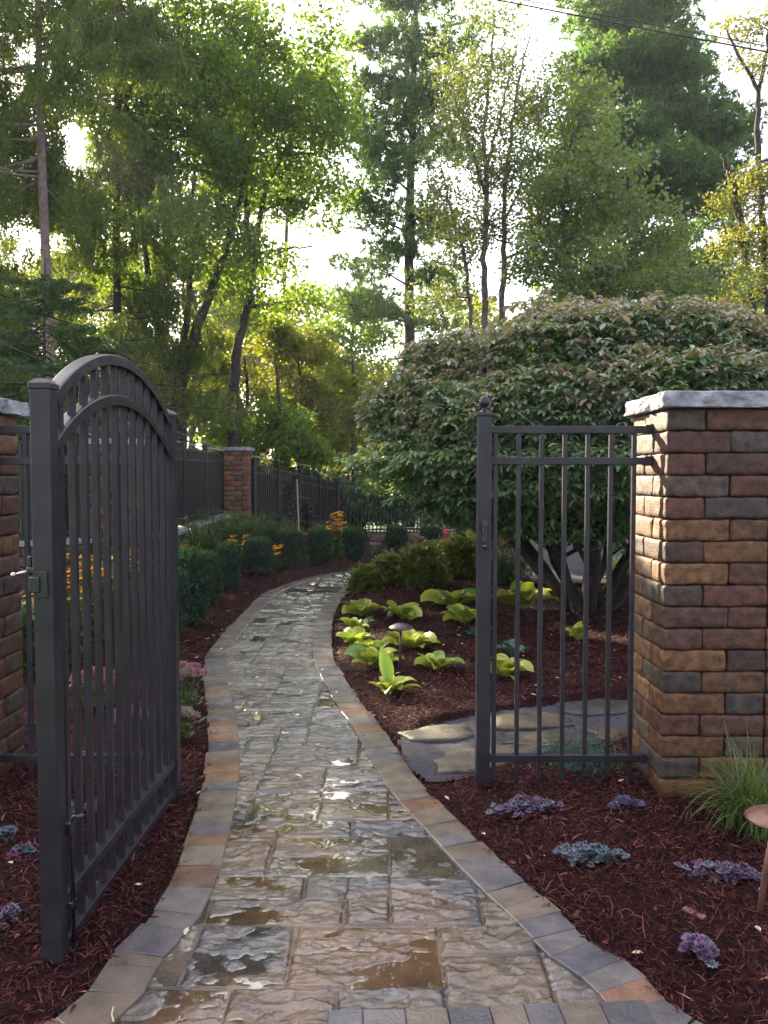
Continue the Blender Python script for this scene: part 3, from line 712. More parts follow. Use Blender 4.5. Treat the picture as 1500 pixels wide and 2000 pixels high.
# ------------------------------------------------------------------ trees
def limb_path(a, b, sag=.15, n=6, up=.25):
    a = np.asarray(a); b = np.asarray(b); t = np.linspace(0, 1, n)[:, None]; L = np.linalg.norm(b - a)
    m = (a + b) / 2 + np.array([0, 0, up * L * .3]) + rng.normal(0, .05 * L, 3)
    return a * (1 - t) ** 2 + 2 * m * t * (1 - t) + b * t ** 2
def needles(mb, ctr, rad, n):
    "pine tufts: bunches of needles on the outside of flat sprays"
    nt_ = max(4, n // 14); d = rdir(nt_, .25, .8); tp = ctr + d * rad * rng.random(nt_)[:, None] ** .4
    tp = np.repeat(tp, 14, 0); ax = np.repeat(d, 14, 0) * .6 + rdir(len(tp), .25); ax /= np.linalg.norm(ax, axis=1)[:, None]
    return tp, ax
def tree(name, label, cat, base, trunks, blobs, leaf, bark, ln=170, L=.11, Wd=.075, rc=.42, kind='broad', group='trees beyond the fence', limb_r=.05, twigs=True, flat=.7, droop=0, nk=1.35):
    base = np.asarray(base, float); t = thing(name, label, cat, base, group)
    m = MB(); nodes = []; nrad = []
    for tr in trunks:
        p = np.array([q[:3] for q in tr]); r = np.array([q[3] for q in tr])
        s = np.linspace(0, len(p) - 1, len(p) * 5); pp = np.stack([np.interp(s, np.arange(len(p)), p[:, k]) for k in range(3)], 1)
        rr = np.interp(s, np.arange(len(r)), r); pp[1:-1] += rng.normal(0, .015, (len(pp) - 2, 3))
        tube(m, pp, rr * (1 + .06 * rng.normal(size=len(rr))), 9); nodes.append(pp); nrad.append(rr)
    nodes = np.concatenate(nodes); nrad = np.concatenate(nrad); lm = m; fm = MB()
    for b in blobs:
        (c, rx, ry, rz_, n) = b; c = np.asarray(c)
        dd = np.linalg.norm(nodes - (c - (0, 0, np.linalg.norm(nodes - c, axis=1).min() * .4)), axis=1) + (nodes[:, 2] > c[2]) * 2.0
        i = dd.argmin(); lp = limb_path(nodes[i], c, n=8, up=.2 if kind != 'pine' else -.1); r0 = min(nrad[i] * .6, limb_r * (.6 + .25 * max(rx, rz_)))
        sub = [lp]
        if keep_clear(lp).all(): tube(lm, lp, np.linspace(r0, r0 * .3, 8), 6)
        for k in range(4):                                     # secondary limbs
            e = c + rdir(1)[0] * np.array([rx, ry, rz_]) * .75; q = limb_path(lp[rng.integers(3, 7)], e, n=6); tube(lm, q, np.linspace(r0 * .45, .008, 6), 5); sub.append(q)
        ln_ = np.concatenate(sub)
        n = int(n * nk); d = rdir(n); ex = 1.22 if nk > 1.5 else 1.0; cc = c + d * np.array([rx, ry, rz_]) * ex * (rng.random(n)[:, None] ** .5)
        if kind == 'pine': cc[:, 2] += rng.normal(0, .25, n)
        for q in cc:
            if twigs:
                j = np.linalg.norm(ln_ - q, axis=1).argmin(); w_ = limb_path(ln_[j], q, n=4); tube(lm, w_, np.linspace(.012, .004, 4), 3, cap=False)
            rcl = rc * rng.uniform(.6, 1.3); k = int(ln * 1.25 * (rcl / rc) ** 2)
            if kind == 'pine':
                p, ax = needles(fm, q, np.array([rcl * 1.3, rcl * 1.3, rcl * .35]), k)
            else:
                p = q + rdir(k) * np.array([rcl, rcl, rcl * flat]) * rng.random(k)[:, None] ** .5
                ax = rdir(k, -.25 - droop, .8)
            ok = keep_clear(p); p = p[ok]; ax = ax[ok]
            if len(p): leaves(fm, p, ax, L * rng.uniform(.6, 1.3, len(p)), Wd * rng.uniform(.7, 1.2, len(p)), fold=.08)
    off(m, base).build('trunk', bark, t, smooth=True)
    off(fm, base).build('crown', leaf, t); return t
def B_(px, py, d, rxp, ryp, rd=1.2, n=10):
    s = d / F; return (W(px, py, d), rxp * s, rd, ryp * s, n)
def Tr(d, pts):
    "trunk polyline from photo pixels; width in px"
    return [tuple(W(x, y, d + (q[0] if q else 0))) + (wd * d / F / 2,) for x, y, wd, *q in pts]
def ground_tr(d, pts):
    p = Tr(d, pts); b = p[0]; return [(b[0], b[1], -.05, b[3] * 1.25)] + p

# spruces with hanging sprays on the left
def spruce(label, x, y, H, z0, bl, r0, leaf, bark, hang=.5, seed=0, dens=1., per=5, step=.36, name='spruce_tree', lean=0., kindcat='tree', top=.35, nedl=14, group='trees beyond the fence', nL=.075, nW=.02, azr=None):
    base = np.array([x, y, 0.]); t = thing(name, label, kindcat, base, group); tm = MB(); bm_ = tm; fm = MB()
    zz = np.linspace(-.05, H, 24); pts = np.c_[np.sin(zz * .5 + seed) * .05 + zz * lean, np.cos(zz * .4 + seed) * .05, zz]; tube(tm, pts, np.linspace(r0, r0 * .15, 24) * (1 + .05 * rng.normal(size=24)), 10)
    zl = z0
    while zl < H:
        f = (zl - z0) / (H - z0)
        for k in range(per):
            az = rng.uniform(0, 2 * PI); L = bl * ((1 - f) ** .6) * rng.uniform(.65, 1.1) + .3; n = 9; u = np.linspace(0, 1, n)
            st = np.array([np.interp(zl, zz, pts[:, 0]), np.interp(zl, zz, pts[:, 1]), zl + rng.uniform(-.15, .15)])
            q = st + np.c_[np.cos(az + .3 * u) * u * L, np.sin(az + .3 * u) * u * L, (-.30 * u + .22 * u ** 2.2) * L]
            if keep_clear(q + base).all(): tube(bm_, q, np.linspace(.014, .003, n) * (.6 + L / 3), 5)
            ns = int(34 * dens * L)
            us = rng.uniform(.12, 1, ns) ** .8; pb = np.stack([np.interp(us, u, q[:, a]) for a in range(3)], 1)
            sd = np.array([-math.sin(az), math.cos(az), 0]); lat = rng.normal(0, .22, ns) * L * .35 * (1.15 - us)
            pb = pb + sd * lat[:, None]; pb[:, 2] -= np.abs(lat) * .3
            hl = hang * rng.uniform(.25, 1.1, ns) * (1 if hang > 0 else 0); nn = nedl
            p = np.repeat(pb, nn, 0); fr = rng.random(len(p)); p[:, 2] -= np.repeat(hl, nn) * fr; p[:, :2] += rng.normal(0, .012 + .02 * (hang < .2), (len(p), 2))
            ax = rdir(len(p), -1.6 if hang > .2 else -.2, .7)
            ok = keep_clear(p + base); p = p[ok]; ax = ax[ok]
            if len(p): leaves(fm, p, ax, nL * rng.uniform(.6, 1.3, len(p)), nW * rng.uniform(.7, 1.4, len(p)))
        zl += step
    tm.build('trunk', bark, t, smooth=True); fm.build('crown', leaf, t); return t
b = W(95, 600, 11)
spruce('tall weeping spruce with pale bare trunk in the upper left', b[0], 11., 14, 5.6, 2.3, .085, M['spruce'], M['bark_pink'], hang=.6, seed=1, dens=2.0)
b = W(235, 600, 15)
spruce('dark spruce with hanging sprays, right of the bare trunk', b[0], 15., 15, 1.5, 2.3, .11, M['spruce'], M['bark'], hang=.55, seed=2, dens=1.5)
b = W(-60, 600, 13.5)
spruce('spruce at the left edge with gold lit hanging sprays', b[0], 13.5, 14, 2.0, 2.4, .11, M['spruce'], M['bark'], hang=.6, seed=3, dens=1.6)
spruce('shaggy spruce added beyond the left edge to shade the path', -8.9, 15.8, 13, 1.5, 2.4, .11, M['spruce'], M['bark'], hang=.6, seed=8, dens=1.4)  # added spruce, keeps sun patches off the near path
spruce('broad spruce added far back beyond the left edge to shade the path', -10.8, 18.5, 14, 1.0, 2.8, .12, M['spruce'], M['bark'], hang=.6, seed=9, dens=1.2)  # second added spruce, also blocks sun from the near path
b = W(60, 600, 9.2)
spruce('low dark green hemlock above the left pillar cap', b[0], 9.6, 4.1, .9, 1.35, .05, M['hemlock'], M['bark'], hang=.12, seed=4, dens=2.2, name='hemlock_tree', step=.2, nedl=12, nL=.05, nW=.016)
b = W(150, 700, 12)
spruce('dusky young hemlock behind the gate arch', b[0], 12.5, 3.9, .6, 1.3, .05, M['hemlock'], M['bark'], hang=.15, seed=6, dens=1.9, name='hemlock_tree', step=.22, nedl=12, nL=.055, nW=.018)

bs = W(335, 770, 16)
tree('maple_tree', 'many trunked maple forking above the arched gate', 'tree', (bs[0], 16, 0),
     [ground_tr(16, [(330, 770, 34), (322, 690, 20), (300, 600, 14), (285, 500, 11), (270, 380, 8), (285, 220, 5)]),
      ground_tr(16, [(345, 770, 34), (368, 700, 22), (385, 640, 20), (415, 560, 17), (440, 490, 14), (470, 380, 9), (500, 240, 5)]),
      ground_tr(16.3, [(338, 770, 26), (365, 640, 14), (372, 520, 12), (375, 400, 8), (380, 250, 5)])],
     [B_(300, 170, 16, 90, 90, 1.5, 26), B_(385, 120, 16, 90, 80, 1.5, 26), B_(340, 330, 16.3, 100, 100, 1.6, 26), B_(260, 420, 16, 90, 110, 1.5, 22), B_(430, 240, 15.5, 80, 90, 1.4, 22), B_(385, 470, 15.7, 80, 80, 1.4, 18), B_(300, 560, 16, 80, 60, 1.4, 14), B_(430, 60, 16, 80, 50, 1.3, 12), B_(250, 250, 16.5, 70, 90, 1.4, 14)],
     M['maple'], M['bark'], ln=95, L=.105, Wd=.075, rc=.5, nk=1.9)
bs = W(455, 780, 17)
tree('maple_tree', 'curving single trunked maple with a branch over the bright gap', 'tree', (bs[0], 17, 0),
     [ground_tr(17, [(455, 780, 22), (460, 700, 18), (478, 620, 16), (493, 560, 14), (490, 500, 13), (482, 430, 11), (480, 330, 9), (500, 200, 6), (510, 80, 4)]),
      Tr(17, [(492, 520, 10), (520, 360, 9), (565, 280, 8), (600, 200, 6), (640, 130, 4)]),
      Tr(17, [(490, 500, 6), (550, 486, 5), (610, 482, 3)])],
     [B_(510, 90, 17, 80, 70, 1.4, 18), B_(560, 240, 17, 80, 70, 1.4, 20), B_(610, 160, 17, 60, 60, 1.2, 12), B_(480, 340, 16.6, 80, 70, 1.4, 18), B_(560, 400, 17, 50, 35, 1.2, 5), B_(640, 300, 17, 45, 60, 1.2, 8), B_(520, 500, 16.6, 60, 35, 1.2, 8), B_(480, 590, 17.3, 60, 40, 1.2, 9), B_(570, 590, 17.5, 50, 30, 1.1, 5), B_(470, 190, 17, 60, 70, 1.3, 14), B_(650, 230, 17, 35, 45, 1, 5), B_(630, 90, 17, 40, 35, 1, 4), B_(640, 400, 17, 30, 35, 1, 3), B_(550, 310, 17, 40, 40, 1, 5), B_(420, 420, 17, 60, 60, 1.2, 10)],
     M['maple'], M['bark'], ln=80, L=.105, Wd=.075, rc=.5, nk=1.9)
bs = W(800, 640, 22)
tree('pine_tree', 'tall straight pine with tiered boughs in the centre', 'tree', (bs[0], 22, 0),
     [ground_tr(22, [(800, 640, 20), (800, 500, 18), (802, 350, 16), (806, 200, 13), (812, 60, 10), (815, -120, 6)])],
     [B_(800, 30, 22, 90, 50, 1.7, 13), B_(735, 95, 22, 50, 30, 1.4, 6), B_(865, 100, 22, 55, 40, 1.5, 7), B_(725, 185, 22, 45, 24, 1.3, 6), B_(855, 205, 22, 70, 35, 1.6, 9), B_(715, 260, 22, 40, 20, 1.2, 5), B_(745, 325, 21.5, 70, 20, 1.5, 8), B_(870, 295, 22, 60, 26, 1.4, 7),
      B_(735, 420, 22, 65, 22, 1.5, 8), B_(850, 425, 22, 70, 26, 1.5, 8), B_(735, 520, 22, 60, 14, 1.4, 6), B_(845, 545, 22, 45, 18, 1.2, 5), B_(715, 600, 22, 70, 26, 1.5, 9), B_(860, 625, 22, 70, 20, 1.4, 7), B_(790, 150, 22, 50, 30, 1.4, 6), B_(790, 250, 22, 50, 22, 1.4, 5), B_(800, -60, 22, 90, 50, 1.7, 9)],
     M['pine'], M['bark'], ln=330, L=.19, Wd=.042, rc=.5, kind='pine', nk=1.3)
bs = W(945, 640, 15)
tree('birch_tree', 'slender multi stemmed tree with fine ascending twigs', 'tree', (bs[0], 15, 0),
     [ground_tr(15, [(948, 620, 13), (945, 500, 11), (950, 380, 9), (945, 250, 7), (960, 120, 5), (965, 20, 3)]),
      ground_tr(15, [(978, 620, 13), (985, 500, 10), (985, 380, 9), (1000, 250, 6), (1020, 120, 4), (1040, 60, 2)]),
      ground_tr(15, [(920, 620, 8), (905, 500, 7), (880, 400, 5), (860, 320, 3)]),
      Tr(15, [(985, 430, 6), (1040, 320, 4), (1080, 230, 2)]), Tr(15, [(946, 380, 6), (905, 250, 4), (880, 160, 2)]), Tr(15, [(950, 330, 6), (985, 200, 4), (1010, 90, 2)])],
     [B_(960, 110, 15, 80, 70, 1.2, 20), B_(1060, 200, 15, 50, 60, 1.1, 8), B_(850, 380, 15, 40, 50, 1.1, 6), B_(900, 230, 15, 70, 60, 1.2, 15), B_(1010, 220, 15, 70, 60, 1.2, 15), B_(935, 340, 15, 70, 60, 1.2, 15), B_(1035, 350, 15, 60, 60, 1.2, 14), B_(960, 440, 15, 70, 45, 1.2, 12), B_(880, 470, 15, 50, 40, 1.1, 9), B_(1045, 480, 15, 55, 50, 1.1, 11), B_(880, 580, 15.4, 60, 25, 1, 7)],
     M['birch'], M['bark_grey'], ln=62, L=.075, Wd=.05, rc=.42, nk=1.9)
bs = W(1330, 640, 22)
tree('pine_tree', 'massive bushy white pine filling the upper right', 'tree', (bs[0], 22, 0),
     [ground_tr(22, [(1335, 600, 26), (1330, 450, 24), (1310, 300, 20), (1300, 120, 16), (1295, -80, 10)]), Tr(22, [(1318, 330, 14), (1260, 200, 10), (1220, 60, 7)])],
     [B_(1180, 40, 22, 90, 50, 1.7, 14), B_(1285, 30, 22, 110, 45, 1.8, 16), B_(1160, 160, 22, 80, 50, 1.6, 13), B_(1290, 150, 21.5, 120, 60, 1.8, 20), B_(1210, 270, 21.5, 120, 60, 1.8, 18), B_(1370, 250, 22, 80, 50, 1.5, 13), B_(1300, 360, 21.5, 120, 50, 1.8, 17), B_(1190, 430, 22, 100, 35, 1.6, 11), B_(1385, 400, 22, 70, 35, 1.5, 9), B_(1330, 520, 21.5, 120, 28, 1.7, 12), B_(1430, 560, 22, 90, 30, 1.6, 9), B_(1100, 330, 22, 60, 50, 1.5, 7), B_(1400, 330, 22, 70, 40, 1.5, 9), B_(1180, 560, 22, 90, 26, 1.5, 9), B_(1250, -60, 22, 140, 50, 1.8, 14)],
     M['pine'], M['bark'], ln=520, L=.19, Wd=.045, rc=.6, kind='pine')
bs = W(1130, 640, 14)
tree('maple_tree', 'pale green maple standing before the big white pine', 'tree', (bs[0], 14, 0),
     [ground_tr(14, [(1130, 640, 12), (1110, 500, 10), (1100, 380, 8), (1120, 250, 5)]), ground_tr(14, [(1150, 640, 12), (1190, 520, 9), (1220, 440, 6), (1240, 350, 4)])],
     [B_(1110, 290, 14, 70, 60, 1.2, 14), B_(1170, 390, 14, 90, 70, 1.3, 20), B_(1080, 500, 14, 80, 60, 1.2, 15), B_(1190, 540, 13.8, 110, 50, 1.3, 20), B_(1320, 570, 14, 110, 35, 1.3, 14), B_(1270, 470, 14, 80, 50, 1.2, 14), B_(1140, 200, 14, 50, 40, 1, 7), B_(1100, 400, 14, 70, 50, 1.2, 13)],
     M['maple2'], M['bark_grey'], ln=75, L=.085, Wd=.065, rc=.42, nk=1.9)
bs = W(1480, 640, 16)
tree('locust_tree', 'thin crooked tree with sparse yellow leaves at the right edge', 'tree', (bs[0], 16, 0),
     [ground_tr(16, [(1470, 600, 12), (1450, 450, 12), (1425, 330, 10), (1440, 380, 8)]), Tr(16, [(1450, 450, 11), (1425, 340, 9), (1410, 300, 6)]), ground_tr(16, [(1500, 600, 14), (1490, 430, 12), (1478, 260, 10), (1482, 180, 9), (1450, 120, 6), (1420, 60, 4)]), Tr(16, [(1482, 180, 8), (1500, 90, 6), (1510, -20, 4)])],
     [B_(1480, 50, 16, 60, 50, 1.2, 9), B_(1465, 150, 16, 40, 30, 1, 3), B_(1460, 380, 16, 50, 40, 1.1, 9), B_(1500, 470, 16, 60, 50, 1.2, 12), B_(1430, 470, 16, 40, 30, 1, 6), B_(1530, 300, 16, 50, 60, 1.2, 8), B_(1470, 560, 16, 60, 30, 1.1, 9)],
     M['yellow'], M['bark'], ln=85, L=.09, Wd=.05, rc=.4)
und = [(585, 840, 21, 'slim sapling glowing yellow green below the bright gap', [(585, 690, 80, 50), (560, 760, 80, 50), (620, 780, 70, 50), (590, 860, 80, 40)]),
       (480, 850, 20, 'bright leafy sapling between the two maple trunks', [(420, 690, 60, 60), (410, 770, 70, 60), (520, 650, 50, 40), (480, 850, 80, 40)]),
       (690, 860, 23, 'low spreading sapling behind the far fence corner', [(670, 760, 70, 50), (700, 820, 70, 50), (650, 880, 80, 40), (600, 680, 50, 30)]),
       (280, 850, 19, 'yellow green understory sapling left of the forked maple', [(240, 650, 60, 60), (270, 720, 60, 50), (220, 560, 60, 60), (190, 760, 90, 60)]),
       (540, 900, 18, 'dark green sapling right above the capped far pillar', [(520, 830, 90, 45), (440, 820, 60, 45), (600, 880, 70, 30)])]
for px, py, d, lab, bl in und:
    bs = W(px, 900, d)
    tree('sapling_tree', lab, 'tree', (bs[0], d, 0), [ground_tr(d, [(px, 860, 9), (px + 4, 760, 7), (px - 3, 700, 4)])], [B_(*q[:2], d, q[2], q[3], 1.3, 13) for q in bl], M['maple' if 'dark' in lab else 'under'], M['bark'], ln=105, L=.13, Wd=.09, rc=.42, group='saplings in the understory')

bs = W(690, 760, 27)
tree('maple_tree', 'distant pale maple low in the bright gap left of the tall pine', 'tree', (bs[0], 27, 0), [ground_tr(27, [(690, 760, 9), (686, 680, 7), (694, 600, 5)])],
     [B_(680, 600, 27, 60, 30, 1.6, 10), B_(640, 660, 27, 60, 35, 1.6, 12), B_(730, 650, 27, 60, 30, 1.6, 10), B_(690, 715, 27, 80, 35, 1.6, 16), B_(620, 590, 27, 40, 25, 1.4, 5)], M['maple'], M['bark'], ln=80, L=.14, Wd=.10, rc=.6)
bs = W(560, 760, 28)
tree('maple_tree', 'distant green maple filling the canopy behind the curved maple', 'tree', (bs[0], 28, 0), [ground_tr(28, [(560, 760, 10), (556, 500, 8), (570, 300, 5)])],
     [B_(560, 200, 28, 110, 90, 2.2, 26), B_(500, 350, 28, 90, 80, 2.0, 20), B_(400, 250, 28, 120, 120, 2.4, 30), B_(600, 340, 28, 60, 60, 1.6, 9), B_(640, 180, 28, 50, 60, 1.6, 8), B_(430, 480, 28, 100, 70, 2, 18)], M['maple'], M['bark'], ln=75, L=.15, Wd=.11, rc=.7)
# dense undergrowth just behind the far fence
for px, d, wp, hh, lab in ((700, 20.5, 150, 1.5, 'dark thicket behind the far fence corner'), (830, 21, 170, 1.7, 'dark thicket behind the far fence, under the bush skirt'), (970, 21.5, 180, 1.8, 'dark thicket behind the far fence, beyond the bush trunk'), (1150, 22, 220, 2.0, 'wide dark thicket at the back on the right'), (600, 20, 140, 1.8, 'dark thicket above the middle of the sloping fence'), (545, 21, 150, 2.3, 'dark thicket between the capped pillar and the sloping fence'), (420, 19, 170, 2.4, 'dark thicket behind the capped far pillar'), (250, 17, 200, 2.6, 'dark thicket behind the gate leaf'), (60, 15, 240, 2.6, 'dark thicket behind the left pillar')):
    bs = W(px, 1000, d); s_ = d / F
    tree('thicket_shrub', lab, 'shrub', (bs[0], d, 0), [[(bs[0], d, -.05, .05), (bs[0] + .1, d, hh * .5, .03), (bs[0], d, hh * .8, .02)]], [(np.array([bs[0] + k_ * wp * s_ * .3, d, hh * .45]), wp * s_ * .25, .6, hh * .45, 12) for k_ in (-1, 0, 1)], M['hemlock'], M['bark'], ln=110, L=.13, Wd=.09, rc=.38, group='thickets behind the far fence')
# far woodland: a single mass
mb = MB(); n = 230; fm = MB()
for k in range(n):
    az = rng.uniform(-.75, .75); R2 = rng.uniform(32, 48); x = math.tan(az) * R2; px = 750 + 1500 * math.tan(az)
    hi = np.interp(px, [-400, 250, 480, 620, 760, 950, 1900], [15, 13, 10.5, 7, 6, 9, 12]); z_ = rng.uniform(.3, hi)
    rr = rng.uniform(1.0, 2.0); m_ = int(420 * rr)
    p = np.array([x, R2, z_]) + rdir(m_) * np.array([rr, rr, rr * .8]) * rng.random(m_)[:, None] ** .4
    p = p[keep_clear(p)]
    leaves(fm, p, rdir(len(p), -.3), rng.uniform(.2, .38, len(p)), rng.uniform(.14, .26, len(p)))
for k in range(60):
    az = rng.uniform(-.7, .7); R2 = rng.uniform(32, 48); x = math.tan(az) * R2; h = rng.uniform(6, 12); pxx = 750 + 1500 * math.tan(az); h = min(h, 5.5) if 440 < pxx < 960 else h
    pts = np.c_[x + np.cumsum(rng.normal(0, .15, 6)), np.full(6, R2), np.linspace(0, h, 6)]
    v = MB(); tube(fm, pts, np.linspace(.2, .05, 6), 5)
tag(fm.build('far_woodland', M['under']), 'distant sunlit woodland behind the garden fence', 'woodland', kind='stuff')
print('trees done')

# ------------------------------------------------------------------ burning bush
def burning_bush():
    c = np.array([2.12, 8.05, 1.62]); base = np.array([2.10, 7.75, 0.])
    t = thing('burning_bush', 'huge domed burning bush with drooping green and mauve leaves behind the fence panel', 'shrub', base)
    R3 = np.array([2.33, 2.1, 1.50])
    def surf(d, k=1.0):
        # layered dome: flatter underside, tiers
        r = np.ones(len(d)); z = d[:, 2]
        low = np.clip(-z, 0, 1); sc = np.stack([1 - .12 * low ** 2, 1 - .12 * low ** 2, np.where(z < 0, .56, 1.0)], 1)
        bump = .075 * (fbm(d * 2.2, 1.6, 5, 3) - .5) * 2 + .055 * np.sin(d[:, 2] * 17 + 5 * vnoise(d, 2.4, 8)) 
        return c + d * R3 * sc * (k + bump)[:, None]
    fm = MB(); bm_ = MB()
    def clusters(n, k, nl, L, tone, spread=.03, skipback=False):
        d = rdir(n); d = d[(d[:, 2] > -.95)]
        if skipback: d = d[d[:, 1] < .55]
        p = surf(d, k) + rng.normal(0, spread, (len(d), 3)); p += (vnoise(d * 1.0, 9, 3)[:, None] - .5) * .16 * d; ok = keep_clear(p); p = p[ok]; d = d[ok]; n = len(p)
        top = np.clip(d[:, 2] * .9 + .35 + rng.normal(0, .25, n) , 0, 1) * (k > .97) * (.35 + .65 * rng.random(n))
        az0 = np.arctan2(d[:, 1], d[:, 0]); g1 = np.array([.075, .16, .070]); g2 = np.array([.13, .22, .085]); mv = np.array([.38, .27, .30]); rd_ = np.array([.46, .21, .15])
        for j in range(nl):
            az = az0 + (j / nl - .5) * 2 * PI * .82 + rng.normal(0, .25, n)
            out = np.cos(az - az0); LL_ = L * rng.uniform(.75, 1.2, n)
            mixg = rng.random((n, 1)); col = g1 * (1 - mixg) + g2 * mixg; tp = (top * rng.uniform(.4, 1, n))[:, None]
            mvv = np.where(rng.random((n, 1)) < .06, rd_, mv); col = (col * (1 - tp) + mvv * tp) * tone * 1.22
            bpos = p + np.c_[np.cos(az), np.sin(az), 0 * az] * .008; bpos[:, 2] += rng.normal(0, .012, n)
            blades(fm, bpos, az, LL_, LL_ * .46, rng.normal(-.05, .3, n), rng.normal(-1.4, .25, n), nseg=3, fold=.22, cm=col, ce=col * .95, roll=rng.normal(0, .3, n))
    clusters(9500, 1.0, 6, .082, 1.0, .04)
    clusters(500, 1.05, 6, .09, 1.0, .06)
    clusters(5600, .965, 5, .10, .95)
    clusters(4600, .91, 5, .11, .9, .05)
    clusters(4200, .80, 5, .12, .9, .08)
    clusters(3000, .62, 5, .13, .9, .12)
    # stems fanning from the ground
    for k in range(15):
        a = k * 2.4 + rng.normal(0, .3); r = rng.uniform(.03, .17); el = rng.uniform(.15, 1.1)
        d = np.array([[math.cos(a) * math.cos(el), math.sin(a) * math.cos(el), math.sin(el) - .30]]); d /= np.linalg.norm(d)
        e = surf(d, .80)[0]; sx_ = base + (math.cos(a) * r, math.sin(a) * r, -.05); u = np.linspace(0, 1, 14)[:, None]; md = sx_ + (e - sx_) * (.38, .38, .25) + np.array([math.cos(a), math.sin(a), 0]) * .05 + (0, 0, .15)
        q = sx_ * (1 - u) ** 2 + 2 * md * u * (1 - u) + e * u ** 2
        wob = np.cumsum(rng.normal(0, .022, (14, 3)), 0) * np.minimum(u * 3, 1); q = q + wob - wob[-1] * u; r0 = rng.uniform(.025, .075)
        if not keep_clear2(q): continue
        tube(bm_, q, np.linspace(r0, r0 * .3, 14) * (1 + .12 * rng.normal(size=14)), 8)
        for j in range(7):
            i = rng.integers(4, 13); dd = d + rng.normal(0, .45, (1, 3)); dd /= np.linalg.norm(dd); e2 = surf(dd, .90)[0]; lp = limb_path(q[i], e2, n=9); lp[1:-1] += rng.normal(0, .02, (7, 3))
            if keep_clear2(lp): tube(bm_, lp, np.linspace(r0 * .45, .004, 9), 5)
    off(bm_, base).build('trunk', M['bark_dark'], t, smooth=True); off(fm, base).build('crown', M['bush'], t, smooth=True)
burning_bush()

# ------------------------------------------------------------------ clipped yews along the left bed
def yew_proto(label, cat='shrub'):
    t = thing('yew_shrub', label, cat, (0, 0, 0), 'clipped yews along the path'); fm = MB(); n = 2600
    tips = rdir(n, .3); tips[:, 2] = np.abs(tips[:, 2]) ** .8 * np.sign(tips[:, 2] + .25)
    p = tips * np.array([.5, .5, .5]); m = np.abs(p).max(1); p = p * (.80 + .25 * (np.linalg.norm(p, axis=1) / (m + 1e-6) - 1))[:, None]
    p *= (rng.random(n)[:, None] ** .25); p[:, 2] = p[:, 2] + .5
    p[:, :2] *= (1.02 - .30 * (1 - p[:, 2:3])) ; p[:, 2] = np.clip(p[:, 2], .03, 1.06)
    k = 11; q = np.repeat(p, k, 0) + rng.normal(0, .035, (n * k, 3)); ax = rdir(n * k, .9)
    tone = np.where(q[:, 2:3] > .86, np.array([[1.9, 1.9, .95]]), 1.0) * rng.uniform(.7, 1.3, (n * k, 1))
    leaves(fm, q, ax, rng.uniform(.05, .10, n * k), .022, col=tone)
    sm = MB()
    for j in range(7):
        a = rng.uniform(0, 2 * PI); tube(sm, [(0, 0, -.03), (.1 * math.cos(a), .1 * math.sin(a), .4), (.3 * math.cos(a), .3 * math.sin(a), .85)], [.02, .014, .005], 5)
    fm.build('foliage', M['yew'], t); sm.build('stems', M['bark'], t); return t
yews = [(372, 1232, 88, 160, 'dark clipped yew nearest the gate leaf, left of the path'), (407, 1192, 56, 112, 'second clipped yew from the gate leaf'), (447, 1160, 52, 100, 'third clipped yew, just before yellow daisies at the bend'),
        (505, 1128, 62, 78, 'rounded yew standing alone at the middle of the bend'), (566, 1114, 54, 80, 'boxy yew in front of the purple vine and wooden stake'), (624, 1108, 54, 76, 'boxy yew left of the tall yellow daisy clump'),
        (693, 1100, 54, 70, 'boxy yew right of the tall yellow daisy clump'), (775, 1092, 48, 66, 'yew between two pink stonecrop heads'), (841, 1080, 46, 54, 'furthest yew beside the bistro chair'),
        (330, 1260, 80, 150, 'yew hidden partly behind the gate bars'), (250, 1290, 90, 150, 'nearest yew, glimpsed through the gate bars')]
proto = None
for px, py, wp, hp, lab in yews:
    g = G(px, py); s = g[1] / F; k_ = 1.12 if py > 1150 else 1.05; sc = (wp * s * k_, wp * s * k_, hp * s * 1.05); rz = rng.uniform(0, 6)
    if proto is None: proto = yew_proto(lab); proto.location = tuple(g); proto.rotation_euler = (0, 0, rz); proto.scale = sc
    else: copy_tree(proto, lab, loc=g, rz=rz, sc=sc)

# ------------------------------------------------------------------ leafy shrubs right of the path bend
def leafy_proto(label, group):
    t = thing('leafy_shrub', label, 'shrub', (0, 0, 0), group); fm = MB(); sm = MB(); n = 260
    d = rdir(n, .25); d[:, 2] = np.abs(d[:, 2]); e = d * np.array([.5, .5, .95]) * (.7 + .35 * rng.random((n, 1))) + (0, 0, .02)
    for j in range(n):
        u = np.linspace(0, 1, 5)[:, None]; q = np.array([0, 0, -.02]) * (1 - u) + e[j] * u; q[:, 2] += np.sin(u[:, 0] * PI) * .08; tube(sm, q, np.linspace(.008, .002, 5), 3, cap=False)
        k = 26; f = rng.uniform(.45, 1.02, k); p = np.stack([np.interp(f, u[:, 0], q[:, a]) for a in range(3)], 1) + rng.normal(0, .035, (k, 3))
        blades(fm, p, rng.uniform(0, 2 * PI, k), rng.uniform(.09, .15, k), rng.uniform(.045, .07, k), rng.normal(.6, .4, k), rng.normal(-.2, .4, k), nseg=2, fold=.15)
    fm.build('foliage', M['box'], t); sm.build('stems', M['bark'], t); return t
shr = [(715, 1158, 85, 60, 'low bronze green shrub at the inner edge of the path bend'), (760, 1145, 90, 70, 'middling shrub with coppery tips behind the lowest one'), (825, 1150, 120, 95, 'broad leafy green shrub in the middle of the row'),
       (905, 1130, 110, 95, 'tallest bright green shrub, beside the fence end post'), (865, 1120, 90, 70, 'yellowish shrub between the broad and the tallest one')]
proto = None
